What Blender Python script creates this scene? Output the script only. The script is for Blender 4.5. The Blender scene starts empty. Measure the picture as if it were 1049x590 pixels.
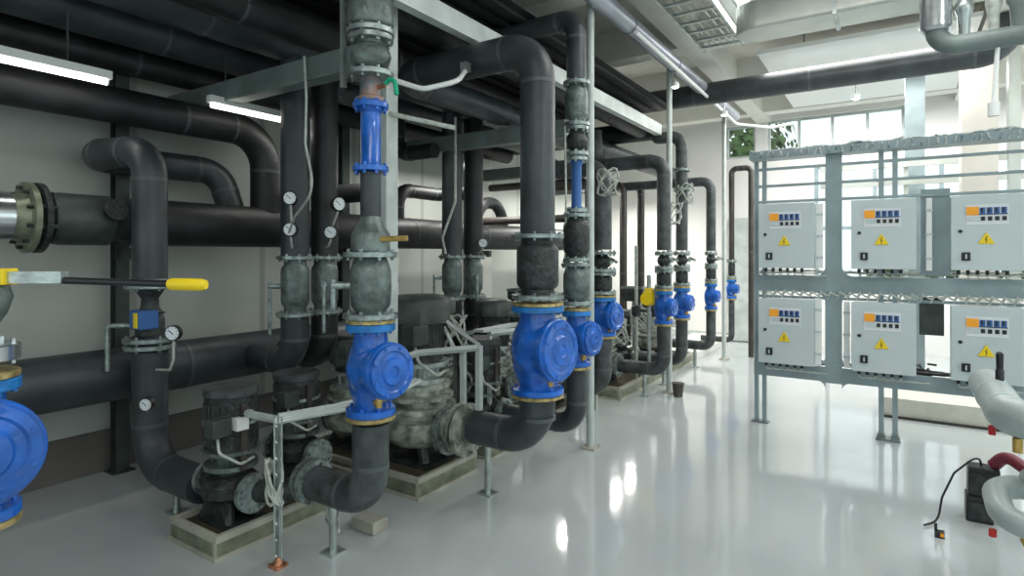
import bpy, bmesh, math, random
from mathutils import Vector, Matrix
random.seed(7)
C = bpy.context.scene.collection
PI = math.pi
H = 1.6; F = 602.0; YAW = math.radians(33.0); S = math.sin(YAW); K = math.cos(YAW)

# ---------------------------------------------------------------- survey helpers
def dep(X, Y): return -X*S + Y*K
def zv(v, X, Y): return H - dep(X, Y)*(v-260.0)/F          # height of a sight line over the plan point X, Y

# ---------------------------------------------------------------- materials
def mat(name, col, rough=0.5, metal=0.0, noise=0.0, nscale=12.0, bump=0.0, bscale=40.0, emit=0.0, col2=None, spec=0.5, coat=0.0):
    m = bpy.data.materials.new(name); m.use_nodes = True
    nt = m.node_tree; b = nt.nodes['Principled BSDF']
    b.inputs['Base Color'].default_value = (*col, 1); b.inputs['Roughness'].default_value = rough
    b.inputs['Metallic'].default_value = metal; b.inputs['Specular IOR Level'].default_value = spec
    b.inputs['Coat Weight'].default_value = coat
    tc = nt.nodes.new('ShaderNodeTexCoord')
    if noise > 0 or col2:
        n = nt.nodes.new('ShaderNodeTexNoise'); n.inputs['Scale'].default_value = nscale; n.inputs['Detail'].default_value = 6
        nt.links.new(tc.outputs['Object'], n.inputs['Vector'])
        r = nt.nodes.new('ShaderNodeValToRGB'); nt.links.new(n.outputs['Fac'], r.inputs['Fac'])
        c2 = col2 or tuple(min(1, c*(1+noise)) for c in col); c1 = col if col2 else tuple(c*(1-noise) for c in col)
        r.color_ramp.elements[0].position = .35; r.color_ramp.elements[1].position = .65
        r.color_ramp.elements[0].color = (*c1, 1); r.color_ramp.elements[1].color = (*c2, 1)
        nt.links.new(r.outputs['Color'], b.inputs['Base Color'])
    if bump > 0:
        n2 = nt.nodes.new('ShaderNodeTexNoise'); n2.inputs['Scale'].default_value = bscale; n2.inputs['Detail'].default_value = 4
        nt.links.new(tc.outputs['Object'], n2.inputs['Vector'])
        bp = nt.nodes.new('ShaderNodeBump'); bp.inputs['Strength'].default_value = bump; bp.inputs['Distance'].default_value = .02
        nt.links.new(n2.outputs['Fac'], bp.inputs['Height']); nt.links.new(bp.outputs['Normal'], b.inputs['Normal'])
    if emit > 0:
        b.inputs['Emission Color'].default_value = (*col, 1); b.inputs['Emission Strength'].default_value = emit
    return m
M = {
 'rubber': mat('insulation_rubber', (.036,.045,.050), .42, noise=.3, nscale=5, bump=.25, bscale=7),
 'rubber2': mat('insulation_worn', (.052,.062,.064), .5, noise=.45, nscale=9, bump=.6, bscale=14),
 'black': mat('black_insulation', (.016,.018,.019), .5, noise=.3, nscale=6, bump=.3, bscale=10),
 'brown': mat('brown_insulation', (.045,.038,.034), .5, noise=.3, nscale=6, bump=.2, bscale=10),
 'seam': mat('seam_tape', (.075,.09,.095), .45),
 'iron': mat('grey_cast_iron', (.13,.165,.155), .35, .35, noise=.35, nscale=14, bump=.3, bscale=40),
 'dkiron': mat('dark_cast_iron', (.035,.043,.042), .45, .3, noise=.5, nscale=20, bump=.5, bscale=50),
 'zinc': mat('galvanised_steel', (.42,.47,.46), .3, .75, noise=.25, nscale=10, bump=.15, bscale=60),
 'flange': mat('zinc_flange', (.26,.31,.30), .32, .6, noise=.4, nscale=25, bump=.2, bscale=60),
 'paint': mat('pale_paint', (.50,.55,.53), .4, .1, noise=.12, nscale=6),
 'green': mat('grey_green_paint', (.16,.20,.19), .45, .1, noise=.2, nscale=5),
 'dkgreen': mat('dark_green_steel', (.05,.065,.06), .5, .2, noise=.3, nscale=8),
 'lilac': mat('grey_lilac_steel', (.30,.32,.37), .35, .4, noise=.2, nscale=4),
 'rackp': mat('rack_blue_grey', (.27,.34,.36), .38, .25, noise=.12, nscale=4),
 'blue': mat('blue_enamel', (.008,.115,.50), .28, 0, noise=.25, nscale=9, bump=.35, bscale=22, coat=.4),
 'ltblue': mat('light_blue_enamel', (.015,.17,.48), .35, noise=.3, nscale=14),
 'gold': mat('gold_gasket', (.42,.33,.14), .4, .5, noise=.4, nscale=30),
 'copper': mat('copper', (.50,.22,.12), .35, .7, noise=.4, nscale=20),
 'brass': mat('brass', (.55,.38,.12), .35, .7, noise=.2, nscale=20),
 'yellow': mat('yellow_plastic', (.85,.62,.01), .4),
 'teal': mat('green_lever', (.01,.38,.20), .4),
 'red': mat('red_plastic', (.55,.02,.02), .4),
 'maroon': mat('maroon_rubber', (.18,.025,.04), .4),
 'blackp': mat('black_plastic', (.012,.013,.015), .4),
 'whitep': mat('white_plastic', (.8,.82,.8), .4),
 'cable': mat('grey_cable', (.45,.48,.44), .5, noise=.2, nscale=30),
 'dial': mat('gauge_dial', (.8,.85,.85), .3),
 'steel': mat('polished_steel', (.55,.58,.6), .2, .9, noise=.2, nscale=8),
 'olive': mat('olive_metal', (.22,.24,.17), .4, .4, noise=.3, nscale=10),
 'cab': mat('cabinet_grey', (.53,.60,.61), .35, .05, noise=.03, nscale=3),
 'orange': mat('orange_label', (.95,.38,.02), .5),
 'sblue': mat('blue_label', (.03,.12,.35), .5),
 'white': mat('white_label', (.7,.73,.75), .5),
 'plinth': mat('plinth_concrete', (.38,.37,.31), .6, 0, noise=.2, nscale=5, bump=.1),
 'plinthd': mat('plinth_pit', (.06,.05,.03), .7, 0, noise=.5, nscale=5),
 'duct': mat('duct_sheet', (.55,.58,.54), .35, .4, noise=.1, nscale=3),
 'plinth2': mat('cream_plinth',(.66,.64,.56),.5,noise=.05),
 'conc': mat('white_concrete', (.74,.73,.68), .7, noise=.05, nscale=1.5, bump=.05),
 'conc2': mat('beige_concrete', (.66,.63,.57), .8, noise=.1, nscale=1.2, bump=.05),
 'traycab': mat('tray_cables',(.10,.16,.18),.45,col2=(.6,.63,.6),nscale=22),
 'paleiron': mat('pale_cast_iron',(.33,.36,.31),.4,.3,noise=.6,nscale=12,bump=.4,bscale=30),
 'neckmix': mat('neck_blotchy',(.08,.14,.18),.4,.2,col2=(.34,.20,.15),nscale=16),
 'jack': mat('pale_jacket',(.36,.42,.41),.4,.05,noise=.1,nscale=5),
 'leaf': mat('foliage', (.06,.12,.03), .7, noise=.6, nscale=6),
 'fur': mat('bucket_brown', (.07,.06,.05), .5, noise=.3),
 'tube': mat('lamp_tube', (1,.97,.9), .5, emit=3.5),
 'lamp': mat('lamp_disc', (1,1,1), .5, emit=8),
}
# epoxy floor
def floor_mat():
    m = bpy.data.materials.new('epoxy_floor'); m.use_nodes = True; nt = m.node_tree; b = nt.nodes['Principled BSDF']
    tc = nt.nodes.new('ShaderNodeTexCoord'); n = nt.nodes.new('ShaderNodeTexNoise'); n.inputs['Scale'].default_value = .7; n.inputs['Detail'].default_value = 5
    nt.links.new(tc.outputs['Object'], n.inputs['Vector'])
    r = nt.nodes.new('ShaderNodeValToRGB'); r.color_ramp.elements[0].position=.3; r.color_ramp.elements[1].position=.7
    r.color_ramp.elements[0].color=(.42,.455,.46,1); r.color_ramp.elements[1].color=(.49,.525,.525,1)
    nt.links.new(n.outputs['Fac'], r.inputs['Fac']); nt.links.new(r.outputs['Color'], b.inputs['Base Color'])
    n2 = nt.nodes.new('ShaderNodeTexNoise'); n2.inputs['Scale'].default_value = 2.2; nt.links.new(tc.outputs['Object'], n2.inputs['Vector'])
    bp = nt.nodes.new('ShaderNodeBump'); bp.inputs['Strength'].default_value=.06; bp.inputs['Distance'].default_value=.05
    nt.links.new(n2.outputs['Fac'], bp.inputs['Height']); nt.links.new(bp.outputs['Normal'], b.inputs['Normal'])
    b.inputs['Roughness'].default_value=.09; b.inputs['Specular IOR Level'].default_value=.9
    return m
M['floor'] = floor_mat()
def wall_mat(name, c1, c2, period):
    m = bpy.data.materials.new(name); m.use_nodes = True; nt = m.node_tree; b = nt.nodes['Principled BSDF']
    tc = nt.nodes.new('ShaderNodeTexCoord'); mp = nt.nodes.new('ShaderNodeMapping'); nt.links.new(tc.outputs['Object'], mp.inputs['Vector'])
    w = nt.nodes.new('ShaderNodeTexWave'); w.bands_direction='Y'; w.inputs['Scale'].default_value = .314/period; w.inputs['Distortion'].default_value=.0
    nt.links.new(mp.outputs['Vector'], w.inputs['Vector'])
    r = nt.nodes.new('ShaderNodeValToRGB'); r.color_ramp.elements[0].position=.0; r.color_ramp.elements[1].position=.012
    r.color_ramp.elements[0].color=(*c2,1); r.color_ramp.elements[1].color=(*c1,1)
    nt.links.new(w.outputs['Fac'], r.inputs['Fac'])
    n = nt.nodes.new('ShaderNodeTexNoise'); n.inputs['Scale'].default_value=1.1; n.inputs['Detail'].default_value=4; nt.links.new(tc.outputs['Object'], n.inputs['Vector'])
    mx = nt.nodes.new('ShaderNodeMix'); mx.data_type='RGBA'; mx.blend_type='MULTIPLY'; mx.inputs[0].default_value=.35
    nt.links.new(r.outputs['Color'], mx.inputs[6]); nt.links.new(n.outputs['Fac'], mx.inputs[7])
    nt.links.new(mx.outputs[2], b.inputs['Base Color']); b.inputs['Roughness'].default_value=.55
    return m
M['wall'] = wall_mat('panel_wall', (.60,.63,.58), (.42,.44,.40), 1.1)
M['wallw'] = mat('white_wall', (.78,.77,.75), .5, noise=.04, nscale=1)
M['base'] = mat('baseboard', (.13,.12,.11), .5, noise=.15, nscale=2)
def glass_mat():
    m = bpy.data.materials.new('window_glass'); m.use_nodes=True; nt=m.node_tree; nt.nodes.clear()
    o=nt.nodes.new('ShaderNodeOutputMaterial'); t=nt.nodes.new('ShaderNodeBsdfTransparent'); g=nt.nodes.new('ShaderNodeBsdfGlossy'); x=nt.nodes.new('ShaderNodeMixShader')
    t.inputs[0].default_value=(.92,.97,.97,1); g.inputs['Roughness'].default_value=.03; x.inputs[0].default_value=.06
    nt.links.new(t.outputs[0],x.inputs[1]); nt.links.new(g.outputs[0],x.inputs[2]); nt.links.new(x.outputs[0],o.inputs[0]); return m
M['glass']=glass_mat()

# ---------------------------------------------------------------- mesh helpers
def nb(): return bmesh.new()
def box(bm, a, b):
    x0,y0,z0=a; x1,y1,z1=b
    v=[bm.verts.new(p) for p in ((x0,y0,z0),(x1,y0,z0),(x1,y1,z0),(x0,y1,z0),(x0,y0,z1),(x1,y0,z1),(x1,y1,z1),(x0,y1,z1))]
    for f in ((0,3,2,1),(4,5,6,7),(0,1,5,4),(1,2,6,5),(2,3,7,6),(3,0,4,7)): bm.faces.new([v[i] for i in f])
def cbox(bm, c, s): box(bm, [c[i]-s[i]/2 for i in range(3)], [c[i]+s[i]/2 for i in range(3)])
def frame_of(d):
    d=d.normalized(); u=Vector((0,0,1)) if abs(d.z)<.9 else Vector((1,0,0))
    a=d.cross(u).normalized(); return a, d.cross(a).normalized()
def fillet(pts, R, n=9):
    pts=[Vector(p) for p in pts]; out=[pts[0]]
    for i in range(1,len(pts)-1):
        p0,p,p1=pts[i-1],pts[i],pts[i+1]; a=(p0-p).normalized(); b=(p1-p).normalized()
        ang=a.angle(b)
        if ang>PI-.02 or R<=0: out.append(p); continue
        t=min(R/math.tan(ang/2),(p0-p).length*.49 if i>1 else (p0-p).length*.98,(p1-p).length*.49 if i<len(pts)-2 else (p1-p).length*.98)
        r=t*math.tan(ang/2); c=p+(a+b).normalized()*(r/math.sin(ang/2))
        s=p+a*t-c; e=p+b*t-c; th=s.angle(e)
        for k in range(n+1):
            q=k/n; out.append(c+(s*math.sin((1-q)*th)+e*math.sin(q*th))/math.sin(th))
    out.append(pts[-1]); return out
def sweep(bm, path, r, seg=20, cap=True):
    path=[Vector(p) for p in path]; rr=r if callable(r) else (lambda i:r)
    d=(path[1]-path[0]).normalized(); a,b=frame_of(d); rings=[]; prev=d
    for i,p in enumerate(path):
        if i==0: t=(path[1]-p)
        elif i==len(path)-1: t=(p-path[i-1])
        else: t=(path[i+1]-p).normalized()+(p-path[i-1]).normalized()
        if t.length<1e-9: t=prev
        t=t.normalized(); q=prev.rotation_difference(t); a=q@a; b=q@b; prev=t
        R=rr(i); rings.append([bm.verts.new(p+a*(R*math.cos(2*PI*k/seg))+b*(R*math.sin(2*PI*k/seg))) for k in range(seg)])
    for x,y in zip(rings,rings[1:]):
        for k in range(seg): bm.faces.new((x[k],x[(k+1)%seg],y[(k+1)%seg],y[k]))
    if cap: bm.faces.new(rings[0][::-1]); bm.faces.new(rings[-1])
def tube(bm, pts, r, R=0, seg=20, n=9): sweep(bm, fillet(pts,R,n), r, seg)
def lathe(bm, prof, o=(0,0,0), ax=(0,0,1), seg=28):
    """prof: list of (height, radius) along the axis"""
    o=Vector(o); ax=Vector(ax).normalized(); a,b=frame_of(ax); rings=[]
    for h,r in prof:
        r=max(r,1e-4); rings.append([bm.verts.new(o+ax*h+a*(r*math.cos(2*PI*k/seg))+b*(r*math.sin(2*PI*k/seg))) for k in range(seg)])
    for x,y in zip(rings,rings[1:]):
        for k in range(seg): bm.faces.new((x[k],x[(k+1)%seg],y[(k+1)%seg],y[k]))
    bm.faces.new(rings[0][::-1]); bm.faces.new(rings[-1])
def cyl(bm, a, b, r, seg=16): sweep(bm,[a,b],r,seg)
def bolts(bm, o, ax, R, n, r=.009, h=.03):
    o=Vector(o); ax=Vector(ax).normalized(); a,b=frame_of(ax)
    for k in range(n):
        t=2*PI*(k+.5)/n; p=o+a*(R*math.cos(t))+b*(R*math.sin(t)); sweep(bm,[p-ax*h,p+ax*h],r,6)
def sphere(bm, c, r, sc=(1,1,1), seg=24):
    bmesh.ops.create_uvsphere(bm,u_segments=seg,v_segments=seg//2,radius=r,matrix=Matrix.Translation(c)@Matrix.Diagonal((*sc,1)))
def obj(name, bm, m, parent=None, smooth=True, bevel=0, remesh=0):
    bmesh.ops.recalc_face_normals(bm, faces=bm.faces)
    me=bpy.data.meshes.new(name); bm.to_mesh(me); bm.free()
    me.materials.append(M[m] if isinstance(m,str) else m)
    o=bpy.data.objects.new(name,me); C.objects.link(o)
    if parent: o.parent=parent
    if smooth:
        me.polygons.foreach_set('use_smooth',[True]*len(me.polygons))
        if not remesh:
            try: me.set_sharp_from_angle(angle=math.radians(38))
            except Exception: pass
    if remesh:
        r=o.modifiers.new('r','REMESH'); r.mode='VOXEL'; r.voxel_size=remesh; r.use_smooth_shade=True
        s=o.modifiers.new('s','SMOOTH'); s.iterations=5; s.factor=.6
    if bevel:
        b=o.modifiers.new('b','BEVEL'); b.width=bevel; b.segments=2; b.limit_method='ANGLE'
    return o
def tag(o,label,cat,group=None,kind=None):
    if label: o['label']=label
    if cat: o['category']=cat
    if group: o['group']=group
    if kind: o['kind']=kind
    return o
def thing(name,label,cat,loc=(0,0,0),rz=0,group=None):
    o=bpy.data.objects.new(name,None); C.objects.link(o); o.location=loc; o.rotation_euler=(0,0,rz); o.empty_display_size=.1
    return tag(o,label,cat,group)
def struct(name,bm,m,parent=None,smooth=False):
    o=obj(name,bm,m,parent,smooth)
    if not parent: o['kind']='structure'
    return o
def dup(root,loc,label,rz=None,group=None):
    r=root.copy(); C.objects.link(r); r.location=loc; r['label']=label
    if rz is not None: r.rotation_euler=(0,0,rz)
    if group: r['group']=group
    for ch in list(root.children):
        c=ch.copy(); C.objects.link(c); c.parent=r
        for g in list(ch.children):
            d=g.copy(); C.objects.link(d); d.parent=c
    return r

# ================================================================= SETTING
XL=-4.9; XR=3.6; YF=11.3; YB=-2.4; ZC=4.3
bm=nb(); box(bm,(XL-.3,YB-.3,-.2),(XR+.3,YF+.3,0)); struct('floor',bm,'floor')
bm=nb(); box(bm,(XL-.3,YB-.3,ZC),(XR+.3,YF+.3,ZC+.2)); struct('ceiling',bm,'conc2')
bm=nb(); box(bm,(XL-.25,YB-.3,0),(XL,YF+.3,ZC)); struct('wall_left',bm,'wall')
def wall_holes(name, axis, c0, c1, u0, u1, holes, m):
    """wall along axis with rectangular holes (ua,ub,za,zb)"""
    bm=nb(); us=sorted({u0,u1,*[h[0] for h in holes],*[h[1] for h in holes]}); zs=sorted({0,ZC,*[h[2] for h in holes],*[h[3] for h in holes]})
    for ua,ub in zip(us,us[1:]):
        for za,zb in zip(zs,zs[1:]):
            mu,mz=(ua+ub)/2,(za+zb)/2
            if any(h[0]<mu<h[1] and h[2]<mz<h[3] for h in holes): continue
            if axis=='x': box(bm,(ua,c0,za),(ub,c1,zb))
            else: box(bm,(c0,ua,za),(c1,ub,zb))
    return struct(name,bm,m)
fw=[(-2.62,-2.10,3.35,3.95),(-1.9,.15,3.42,3.98),(-1.15,3.3,.95,3.12)]
wall_holes('wall_far','x',YF,YF+.25,XL,XR,fw,'wallw')
rw=[(-1.5,1.6,1.0,3.4),(2.4,5.4,1.0,3.4),(6.4,9.8,1.0,3.4)]
wall_holes('wall_right','y',XR,XR+.25,YB,YF,rw,'wallw')
bw=[(-4.4,-1.4,1.1,3.3),(-.8,2.8,1.1,3.3)]
wall_holes('wall_back','x',YB-.25,YB,XL,XR,bw,'wallw')
wn=0
def window(axis,c,h,nu,nz,t=.045,fm='paint'):
    global wn; wn+=1
    bm=nb(); ua,ub,za,zb=h
    def bar(u0,u1,z0,z1):
        if axis=='x': box(bm,(u0,c-.03,z0),(u1,c+.03,z1))
        else: box(bm,(c-.03,u0,z0),(c+.03,u1,z1))
    bar(ua,ub,za,za+t); bar(ua,ub,zb-t,zb); bar(ua,ua+t,za+t,zb-t); bar(ub-t,ub,za+t,zb-t)
    for i in range(1,nu):
        u=ua+(ub-ua)*i/nu; bar(u-t/2,u+t/2,za+t,zb-t)
    for i in range(1,nz):
        z=za+(zb-za)*i/nz; bar(ua+t,ub-t,z-t/2,z+t/2)
    w=struct('window_%d'%wn,bm,fm); bm=nb()
    if axis=='x': box(bm,(ua+t*.5,c-.004,za+t*.5),(ub-t*.5,c+.004,zb-t*.5))
    else: box(bm,(c-.004,ua+t*.5,za+t*.5),(c+.004,ub-t*.5,zb-t*.5))
    obj('pane',bm,'glass',w,False)
window('x',YF+.1,fw[0],1,1); window('x',YF+.1,fw[1],4,1); window('x',YF+.1,fw[2],5,2,.06,'rackp')
for h in rw: window('y',XR+.1,h,3,2,.06)
for h in bw: window('x',YB-.1,h,3,2,.06)
bm=nb(); box(bm,(XL,YB,0),(XL+.03,YF,.30)); struct('baseboard_left',bm,'base')
bm=nb(); box(bm,(XL+.03,YF-.03,0),(-1.12,YF,.14)); struct('baseboard_far',bm,'paint')
# ceiling beams
tn=0
def trim(bm,m):
    global tn; tn+=1; return struct('trim_%d'%tn,bm,m)
for y in (1.2,3.0,4.9,6.8,8.7,10.6):
    bm=nb(); box(bm,(XL,y-.13,3.95),(XR,y+.13,ZC)); trim(bm,'conc')
for x in (-1.95,.9,):
    bm=nb(); box(bm,(x-.12,YB,3.951),(x+.12,YF,ZC)); trim(bm,'conc')
# wall pilasters on the left wall, columns on the right
for y in (4.9,6.8,8.7):
    bm=nb(); box(bm,(XL,y-.14,.3),(XL+.05,y+.14,3.949)); trim(bm,'conc')
bm=nb(); box(bm,(.62,8.0,0),(.93,8.35,3.95)); trim(bm,'conc2')
bm=nb(); box(bm,(1.02,8.05,0),(1.12,8.2,3.95)); trim(bm,'duct')
bm=nb(); box(bm,(.12,9.0,0),(.33,9.2,3.95)); trim(bm,'rackp')
# low plinth behind the rack, step on its left
bm=nb(); box(bm,(-.10,6.85,0),(XR,7.6,.19)); trim(bm,'plinth2')
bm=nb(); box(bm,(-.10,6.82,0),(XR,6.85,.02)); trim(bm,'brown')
bm=nb(); box(bm,(-3.2,9.0,0),(-2.5,YF-.03,.10)); trim(bm,'conc')
# a far door to the right of the white panel
bm=nb(); box(bm,(-2.55,YF-.09,.02),(-1.75,YF-.032,2.25)); d=struct('door_1',bm,'paint')
bm=nb(); cyl(bm,(-1.85,YF-.14,1.05),(-1.85,YF-.09,1.05),.02); cyl(bm,(-1.97,YF-.14,1.05),(-1.85,YF-.14,1.05),.012); obj('door_handle',bm,'steel',d)

# ================================================================= PIPES
def pipe(label,pts,D,m='rubber',R=None,name='insulated_pipe',cat='pipe',bands=None,group=None):
    bm=nb(); R=D*1.15 if R is None else R
    path=fillet(pts,R)
    tube(bm,pts,D/2,R)
    if bands is False:
        return tag(obj(name,bm,m),label,cat,group)
    root=thing(name,label,cat,pts[0],0,group)
    o=obj('jacket',bm,m,root); o.location=-Vector(pts[0])
    ps=[Vector(p) for p in pts]; cache={}
    for a,b in zip(ps,ps[1:]):      # seam tape at both ends of each straight length and every metre
        L=(b-a).length; d=(b-a).normalized(); t=R+.02
        sp=[]
        if a!=ps[0]: sp.append(min(t,L*.5))
        if b!=ps[-1]: sp.append(max(L-t,L*.5))
        q=1.3
        while q<L-.5: sp.append(q); q+=1.3
        for s in sp:
            p=a+d*s; key=tuple(round(c,3) for c in d)
            if key in cache:
                o=cache[key].copy(); C.objects.link(o)
            else:
                bm=nb(); sweep(bm,[-d*.012,d*.012],D/2+.0025,20)
                o=obj('seam_tape',bm,'seam' if m!='black' else 'rubber2',root); cache[key]=o
            o.location=p-ps[0]
    return root
def rings(name,parent,m,items,off=(0,0,0)):
    bm=nb()
    for (z,r,t,n) in items:
        lathe(bm,[(z-t/2,r*.97),(z-t/2+.003,r),(z+t/2-.003,r),(z+t/2,r*.97)],off)
        if n: bolts(bm,(off[0],off[1],z),(0,0,1),r*.84,n,.009,t/2+.014)
    return obj(name,bm,m,parent)
GP='flanged grey couplings on the risers'
# --- headers along the left wall
pipe('thick lower dark header pipe running low along the left wall',[(-4.4,-1.6,.79),(-4.4,9.6,.79)],.35)
pipe('thick upper dark header pipe at head height along the left wall, behind the risers',[(-4.4,2.12,1.82),(-4.4,9.6,1.82)],.33,'black')
pipe('dark pipe below the ceiling strip light that bends down into the upper header',[(-4.4,-1.6,2.60),(-4.4,3.0,2.60),(-4.4,3.0,1.9)],.245,'black',R=.3)
pipe('black hooked pipe from the suction riser over to the upper header, bent at both ends',
     [(-4.05,1.92,1.42),(-4.05,1.92,2.27),(-4.66,1.77,2.27),(-4.62,2.72,2.27),(-4.48,2.76,1.9)],.205,'rubber',R=.17)
pipe('lower dark suction pipe curving from the gauged valve into the nearest pump',
     [(-4.05,1.92,.97),(-4.05,1.92,.23),(-3.42,1.92,.23)],.21,'rubber',R=.25)
# strainer and flanged zinc pipe on the upper header
t=thing('strainer','grey square-shouldered strainer in line at left end of upper header','strainer',(-4.4,1.66,1.82))
bm=nb(); lathe(bm,[(-.19,.12),(-.17,.155),(-.12,.165),(.15,.165),(.18,.135),(.26,.13),(.26,.16),(.295,.16),(.295,.13),(.52,.13)],(0,0,0),(0,1,0),24); obj('body',bm,'dkgreen',t)
bm=nb(); lathe(bm,[(0,.05),(.10,.05),(.10,.07),(.13,.07)],(.1,.12,.04),(1,0,.2),16); obj('plug',bm,'dkiron',t)
t=thing('flange_joint','pair of large dark bolted flanges joining silver pipe to strainer at left edge','flange',(-4.4,1.38,1.82))
for yy in (0,.055):
    bm=nb(); lathe(bm,[(-.02,.20),(-.015,.215),(.015,.215),(.02,.20)],(0,yy,0),(0,1,0),36)
    if yy: bolts(bm,(0,.027,0),(0,1,0),.18,10,.013,.075)
    else: lathe(bm,[(-.09,.13),(-.02,.155)],(0,0,0),(0,1,0))
    obj('flange',bm,'dkiron' if yy else 'olive',t)
t=thing('silver_pipe','bright silver clad pipe entering at left edge of the photo','pipe',(-4.4,.2,1.82))
bm=nb(); cyl(bm,(0,-1.6,0),(0,1.09,0),.15,28); obj('cladding',bm,'steel',t)
bm=nb()
for yy in (-.4,.1,.55,.9): lathe(bm,[(-.015,.155),(.015,.155)],(0,yy,0),(0,1,0))
obj('band',bm,'dkiron',t)
t=thing('vent_bottle','grey air vent bottle standing on the silver pipe at left edge','air vent',(-4.4,1.12,1.96))
bm=nb(); lathe(bm,[(0,.03),(.06,.03),(.08,.075),(.2,.085),(.3,.06),(.34,.02)],(0,0,0)); obj('bottle',bm,'zinc',t)
# pipe support uprights by the wall
for i,(y,l) in enumerate(((2.06,'slim dark green steel upright behind the suction riser, against left wall'),(6.2,'slim dark green steel upright far along left wall between risers'),(4.1,'dark green steel upright against left wall behind the twin risers'))):
    t=thing('steel_upright',l,'support',(-4.785 if i==0 else -4.72,y,0))
    bm=nb(); box(bm,(-.045,-.045,.01),(-.035,.045,2.95)); box(bm,(.035,-.045,.01),(.045,.045,2.95)); box(bm,(-.035,-.006,.01),(.035,.006,2.95)); obj('beam',bm,'dkgreen',t,False)
    bm=nb(); cbox(bm,(0,0,.005),(.15,.15,.01)); bolts(bm,(0,0,.01),(0,0,1),.075,4,.008,.012); obj('base_plate',bm,'dkgreen',t,False)
    for za,zb in ((1.56,1.64),(.54,.60)):
        bm=nb(); box(bm,(.045,-.03,za),(.36,.03,zb)); obj('bracket',bm,'dkgreen',t,False)

# --- pipe bank overhead
for X,Z,D,l,y1,m in ((-4.66,3.0,.21,'thin dark overhead pipe closest to left wall',7.05,'black'),(-4.28,3.13,.29,'glossy dark overhead pipe above the strip light, second from left wall',7.05,'rubber'),
    (-3.75,3.17,.31,'broad dark overhead pipe that the twin risers meet',7.05,'rubber'),(-3.36,3.13,.24,'mid-sized dark overhead pipe next right of the broad one',7.05,'black'),
    (-2.66,3.16,.22,'dark overhead pipe just inside the pale steel channel',7.05,'black')):
    pipe(l,[(X,-1.8,Z),(X,y1,Z)],D,m)
pipe('dark collector pipe crossing at the far end of the overhead pipes',[(-4.85,7.15,3.15),(-2.5,7.15,3.15)],.25,'black')
t=thing('overhead_deck','dark corrugated steel deck over the overhead pipes','deck',(-3.6,2.6,3.40))
bm=nb()
for i in range(16):
    x=-1.2+i*.155; box(bm,(x,-4.6,0),(x+.085,4.6,.03)); box(bm,(x+.085,-4.6,.03),(x+.155,4.6,.034))
obj('sheet',bm,'black',t,False)
# pale steel channel (front edge of the platform) and beams
t=thing('steel_channel','long pale grey steel channel edging the overhead pipes','beam',(-2.37,0,3.11))
bm=nb(); box(bm,(-.02,-2.2,-.065),(.0,7.0,.065)); box(bm,(-.07,-2.2,.058),(-.02,7.0,.066)); box(bm,(-.07,-2.2,-.066),(-.02,7.0,-.058)); obj('channel',bm,'paint',t,False)
for i,(y,z,l) in enumerate(((2.51,2.79,'nearest grey-green box beam crossing under the overhead pipes'),(4.6,2.70,'second grey-green cross beam under the overhead pipes, behind big riser'),(6.75,2.70,'third grey-green cross beam under the overhead pipes, above the far valves'))):
    bm=nb(); box(bm,(-4.89,y-.06,z-.075),(-2.57 if i==0 else -2.39,y+.06,z+.075)); o=obj('cross_beam',bm,'green',None,False,bevel=.008); tag(o,l,'beam')
# posts
t=thing('square_post','pale green-grey square post hanging behind the nearest valve stack','post',(-2.605,2.60,0))
bm=nb(); box(bm,(-.05,-.05,.80),(.05,.05,3.39)); obj('post',bm,'paint',t,False,bevel=.006)
bm=nb(); box(bm,(-.06,-.06,.77),(.06,.06,.80)); obj('end_cap',bm,'zinc',t,False)
bm=nb(); box(bm,(-.09,-.06,0),(.09,.06,.07)); tag(obj('concrete_block',bm,'plinth',None,False,bevel=.008),'small beige block on floor behind the nearest elbow pipe','block').location=(-2.56,2.42,0)
for (x,y,zt,l) in ((-2.10,4.42,4.3,'slender white pole right behind big riser, rising past the channel'),(-2.17,6.67,3.94,'slender pale pole beside the first far valve pair'),(-2.15,9.2,3.88,'farthest slender pale pole, meeting the lilac pipe near the far wall')):
    t=thing('round_pole',l,'post',(x,y,0))
    bm=nb(); cyl(bm,(0,0,.012),(0,0,zt),.032); obj('pole',bm,'paint',t)
    bm=nb(); cbox(bm,(0,0,.006),(.13,.13,.012)); bolts(bm,(0,0,.012),(0,0,1),.07,4,.007,.012); obj('base_plate',bm,'plinth',t,False)
# lilac tube under the ceiling + cross pipe
pipe('long grey-lilac round tube running below the ceiling above the aisle',[(-2.0,-1.5,3.66),(-2.0,9.2,3.66)],.16,'lilac',name='ceiling_tube')
bm=nb(); tube(bm,[(-1.93,5.0,3.58),(-1.93,8.0,3.53),(-1.93,9.0,3.50),(-1.5,9.35,3.46),(-1.2,9.4,3.5)],.02,.2); tag(obj('white_conduit',bm,'whitep'),'thin white conduit following the lilac tube toward the far wall','conduit')
pipe('long dark blue-grey pipe crossing the room below the ceiling beams',[(-3.4,7.5,3.60),(.95,7.5,3.60),(.95,7.5,3.94)],.27,'rubber',R=.25,name='cross_pipe')

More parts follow.
